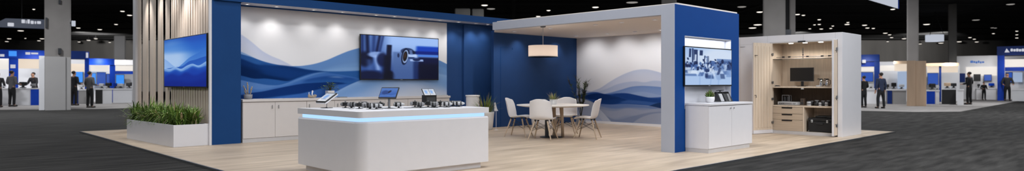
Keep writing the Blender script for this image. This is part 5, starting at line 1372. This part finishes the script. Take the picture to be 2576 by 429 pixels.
# ================================================================== PEOPLE IN THE HALL
def skin_mesh(name, V, Ed, R, m, parent, root=0, sub=1):
    me = bpy.data.meshes.new(name); me.from_pydata(V, Ed, []); me.materials.append(m)
    o = bpy.data.objects.new(name, me); COL.objects.link(o); o.parent = parent
    md = o.modifiers.new('skin', 'SKIN'); md.use_smooth_shade = True
    for i, s in enumerate(me.skin_vertices[0].data):
        r = R[i]; s.radius = r if isinstance(r, tuple) else (r, r); s.use_root = (i == root)
    ss = o.modifiers.new('sub', 'SUBSURF'); ss.levels = sub; ss.render_levels = sub
    return o
def person(label, x, yfeet, ytop, face, shirt, trousers, pose='hands_front', stance=.11, lean=0.0, turn=0.0, holding=None, sleeves='long'):
    """face: heading in degrees relative to looking away from the camera"""
    d = F * (EYE - GZ) / (yfeet - HY); p = atD(x, d, GZ)
    h = (yfeet - ytop) / F * d; k = h / 1.75
    t = thing('person', label, 'person', tuple(p), YAW + math.radians(face))
    def S(v): return (v[0] * k, v[1] * k, v[2] * k)
    # joints, facing +Y
    sh, ph, kn, an = 1.43, .95, .50, .085
    if pose == 'hands_front':
        EL = (.27, -.02, 1.14); WR = (.20, .22, 1.10); HD = (.17, .30, 1.10)
    elif pose == 'down':
        EL = (.25, -.02, 1.13); WR = (.26, .05, .88); HD = (.26, .07, .80)
    else:  # leaning on a counter, arms apart
        EL = (.29, .06, 1.16); WR = (.26, .30, 1.04); HD = (.25, .37, 1.03)
    l = lean
    V = [(0, 0, ph), (0, l * .3, 1.12), (0, l * .7, 1.30), (0, l, 1.44), (0, l * 1.1 + .005, 1.52), (0, l * 1.2 + .02, 1.585), (0, l * 1.2 + .025, 1.665), (0, l * 1.2 + .02, 1.715)]
    R = [(.15, .105), (.135, .095), (.155, .105), (.11, .08), .055, .062, (.078, .095), (.06, .072)]
    E_ = [(0, 1), (1, 2), (2, 3), (3, 4), (4, 5), (5, 6), (6, 7)]
    # nose, ears
    b = len(V); V += [(0, l * 1.2 + .125, 1.645), (.085, l * 1.2 + .015, 1.645), (-.085, l * 1.2 + .015, 1.645)]; R += [.014, .018, .018]; E_ += [(6, b), (6, b + 1), (6, b + 2)]
    arms = {}; legs = {}
    for s in (1, -1):
        b = len(V)
        V += [(s * .175, l, sh), (s * EL[0], EL[1] + l, EL[2]), (s * WR[0], WR[1] + l, WR[2]), (s * HD[0], HD[1] + l, HD[2])]
        R += [.055, .042, .028, (.036, .018)]; E_ += [(3, b), (b, b + 1), (b + 1, b + 2), (b + 2, b + 3)]; arms[s] = b
        hd = Vector(V[b + 3]); dr = (Vector(V[b + 3]) - Vector(V[b + 2])).normalized(); sd = Vector((s, 0, 0))
        for q in range(4):            # fingers, unequal and curled
            L = (.062, .072, .067, .052)[q]; off = sd * (.024 - .016 * q)
            c = len(V); a1 = hd + off + dr * L * .6; a2 = a1 + (dr * .6 + Vector((0, 0, -.8))).normalized() * L * .5
            V += [tuple(a1), tuple(a2)]; R += [.009, .008]; E_ += [(b + 3, c), (c, c + 1)]
        c = len(V); a1 = hd - sd * .04 - dr * .02; a2 = a1 + dr * .045 - sd * .008
        V += [tuple(a1), tuple(a2)]; R += [.011, .009]; E_ += [(b + 2, c), (c, c + 1)]
        g = len(V); st = stance
        V += [(s * .09, 0, ph - .06), (s * st, .015, kn), (s * (st + .01), -.01, an), (s * (st + .03), .12, .035)]
        R += [.085, .058, .04, .035]; E_ += [(0, g), (g, g + 1), (g + 1, g + 2), (g + 2, g + 3)]; legs[s] = g
    skin_mesh('body', [S(v) for v in V], E_, [tuple(c * k for c in r) if isinstance(r, tuple) else r * k for r in R], M['skin'], t)
    # shirt
    SV = [(0, 0, .80), (0, l * .3, 1.12), (0, l * .7, 1.31), (0, l, 1.44), (0, l + .005, 1.495)]; SR = [(.175, .128), (.165, .120), (.19, .130), (.135, .098), (.07, .07)]
    SE = [(0, 1), (1, 2), (2, 3), (3, 4)]
    for s in (1, -1):
        b = len(SV); a = arms[s]; w = Vector(V[a + 2]); e = Vector(V[a + 1]); w2 = e.lerp(w, .92 if sleeves == 'long' else .1)
        SV += [(s * .185, l, sh - .005), tuple(e), tuple(w2)]; SR += [.078, .060, .044]; SE += [(3, b), (b, b + 1), (b + 1, b + 2)]
    skin_mesh('shirt', [S(v) for v in SV], SE, [tuple(c * k for c in r) if isinstance(r, tuple) else r * k for r in SR], M[shirt], t)
    TV = [(0, 0, 1.10), (0, 0, .90)]; TR = [(.14, .105), (.168, .125)]; TE = [(0, 1)]
    for s in (1, -1):
        b = len(TV); g = legs[s]
        TV += [(s * .095, 0, .80), V[g + 1], (V[g + 2][0], V[g + 2][1], .07)]; TR += [.098, .072, .062]; TE += [(1, b), (b, b + 1), (b + 1, b + 2)]
    skin_mesh('trousers', [S(v) for v in TV], TE, [tuple(c * k for c in r) if isinstance(r, tuple) else r * k for r in TR], M[trousers], t)
    for s in (1, -1):
        g = legs[s]; f = V[g + 2]
        MB().ell((f[0] * k, (f[1] + .07) * k, .045 * k), .052 * k, .145 * k, .05 * k, 10, 6).build('shoe', M['shoe'], t)
    hc = (0, (l * 1.2 - .005) * k, 1.68 * k)
    hb = MB().ell((hc[0], hc[1] - .018 * k, hc[2] + .012 * k), .088 * k, .098 * k, .085 * k, 14, 9); hb.build('hair', M['hair'], t)
    eb = MB()
    for s in (1, -1): eb.ell((s * .032 * k, (l * 1.2 + .104) * k, 1.665 * k), .012 * k, .008 * k, .009 * k, 8, 5)
    eb.box(-.022 * k, .022 * k, (l * 1.2 + .095) * k, (l * 1.2 + .106) * k, 1.598 * k, 1.606 * k)
    eb.build('face_details', M['hair'], t)
    return t
person('man in grey shirt seen from behind, leftmost counter, hands forward', 30, 267.5, 178, -8, 'cloth_grey', 'cloth_black')
person('person in dark clothes half cut off at the left picture edge', -5, 269.5, 182, 20, 'cloth_dark', 'cloth_black')
person('person in dark clothes behind the far left counter, facing us', 88, 262, 182.5, 172, 'cloth_dark', 'cloth_black', 'lean', lean=.10)
person('man in charcoal shirt half hidden by the white column cladding', 186, 265, 179, -10, 'cloth_dark', 'cloth_black')
person('man in grey shirt and black trousers between column and slat screen', 226, 270.5, 180, -15, 'cloth_grey', 'cloth_black', stance=.12)
person('person in black beside the closet\'s right edge', 2173, 270, 191, 15, 'cloth_black', 'cloth_black')
person('man in navy jacket and dark trousers right of the closet', 2216, 272.5, 183, 10, 'cloth_navy', 'cloth_black', 'down', stance=.16)
person('man dressed in black before the white script-sign wall', 2438, 262.5, 181, 25, 'cloth_black', 'cloth_black', 'hands_front', stance=.13)
person('small distant person in black against the white booth wall', 2475, 251, 206, 170, 'cloth_black', 'cloth_black', 'hands_front')
person('person in dark clothes standing by the blue portal pillar', 2534, 253, 184, 150, 'cloth_dark', 'cloth_black', 'lean')

# ================================================================== LIGHT AND CAMERA
def area(loc, power, size, color=(.95, .975, 1.0), aim=None, name='hall_fill'):
    li = bpy.data.lights.new(name, 'AREA'); li.energy = power; li.shape = 'DISK'; li.size = size; li.color = color
    o = bpy.data.objects.new(name, li); COL.objects.link(o); o.location = loc
    if aim is not None: o.rotation_euler = (Vector(aim) - Vector(loc)).to_track_quat('-Z', 'Y').to_euler()
    return o
for (x, d, p) in ((-6, -5, 380), (2, -6, 800), (11, -4, 900), (-9, 4, 260), (9, 4, 620), (-14, 12, 260), (0, 9.5, 340), (13, 11, 420), (-4, 20, 300), (6, 22, 300)):
    q = rot2(x, d); area((q[0], q[1], 7.3), p, 1.6)  # unseen fill lights over and behind the camera, for the hall's lamps
for (x, d, p) in ((-34, 24, 900), (-22, 25, 900), (-12, 27, 700), (12, 27, 700), (22, 25, 900), (34, 24, 900), (-30, 38, 700), (-18, 39, 700), (18, 39, 700), (30, 38, 700), (0, 40, 600)):
    q = rot2(x, d); area((q[0], q[1], 7.3), p, 1.6)  # unseen fill lights added to brighten the hall column fronts
area((10.5, 1.5, 7.3), 240, 1.6); area((13.5, 3.0, 7.3), 220, 1.6); area((3.0, 11.0, 7.3), 160, 1.6)  # fill lights added to brighten the closet, cabinet and floor
for x in (-54, -36, -18, 0, 18, 36, 54):
    q = rot2(x, 78); e_ = rot2(x, 95); spot((q[0], q[1], 6.9), (e_[0], e_[1], 3.4), 5600, 110, 1.0, (1, .98, .95), .2, 'hall_fill')  # spots added only to brighten the far wall
for (x, d) in ((10, 37.5), (90, 37.5), (200, 41), (250, 41.5), (308, 44), (2180, 41.5), (2240, 41.5), (2350, 42.5), (2390, 42.5), (2440, 48), (2490, 48), (2555, 45)):
    p = atD(x, d, 2.75); e_ = atD(x, d + 3, .8); spot(p, e_, 70, 140, 1.0, (1, .97, .93), .08, 'booth_fill')  # unseen spots added to brighten the booth back walls
w = bpy.data.worlds.new('hall_ambient'); SC.world = w; w.use_nodes = True
bg = w.node_tree.nodes['Background']; bg.inputs['Color'].default_value = (.93, .96, 1.0, 1); bg.inputs['Strength'].default_value = .36

cam = bpy.data.cameras.new('camera'); co = bpy.data.objects.new('camera', cam); COL.objects.link(co)
cam.sensor_width = 36.0; cam.sensor_fit = 'HORIZONTAL'; cam.lens = F / 2576 * 36
cam.shift_y = -(214.5 - HY) / 2576
co.location = (0, 0, EYE); co.rotation_euler = (math.pi / 2, 0, YAW)
cam.clip_end = 300
cam.dof.use_dof = True; cam.dof.focus_distance = 12.0; cam.dof.aperture_fstop = .9
SC.camera = co
vs_ = SC.view_settings; vs_.view_transform = 'Standard'; vs_.look = 'None'; vs_.gamma = 1.0; vs_.exposure = -0.08; vs_.use_curve_mapping = False
SC.cycles.use_denoising = True
SC.cycles.max_bounces = 8; SC.cycles.diffuse_bounces = 4
SC.cycles.caustics_reflective = False; SC.cycles.caustics_refractive = False
SC.cycles.sample_clamp_indirect = 6.0
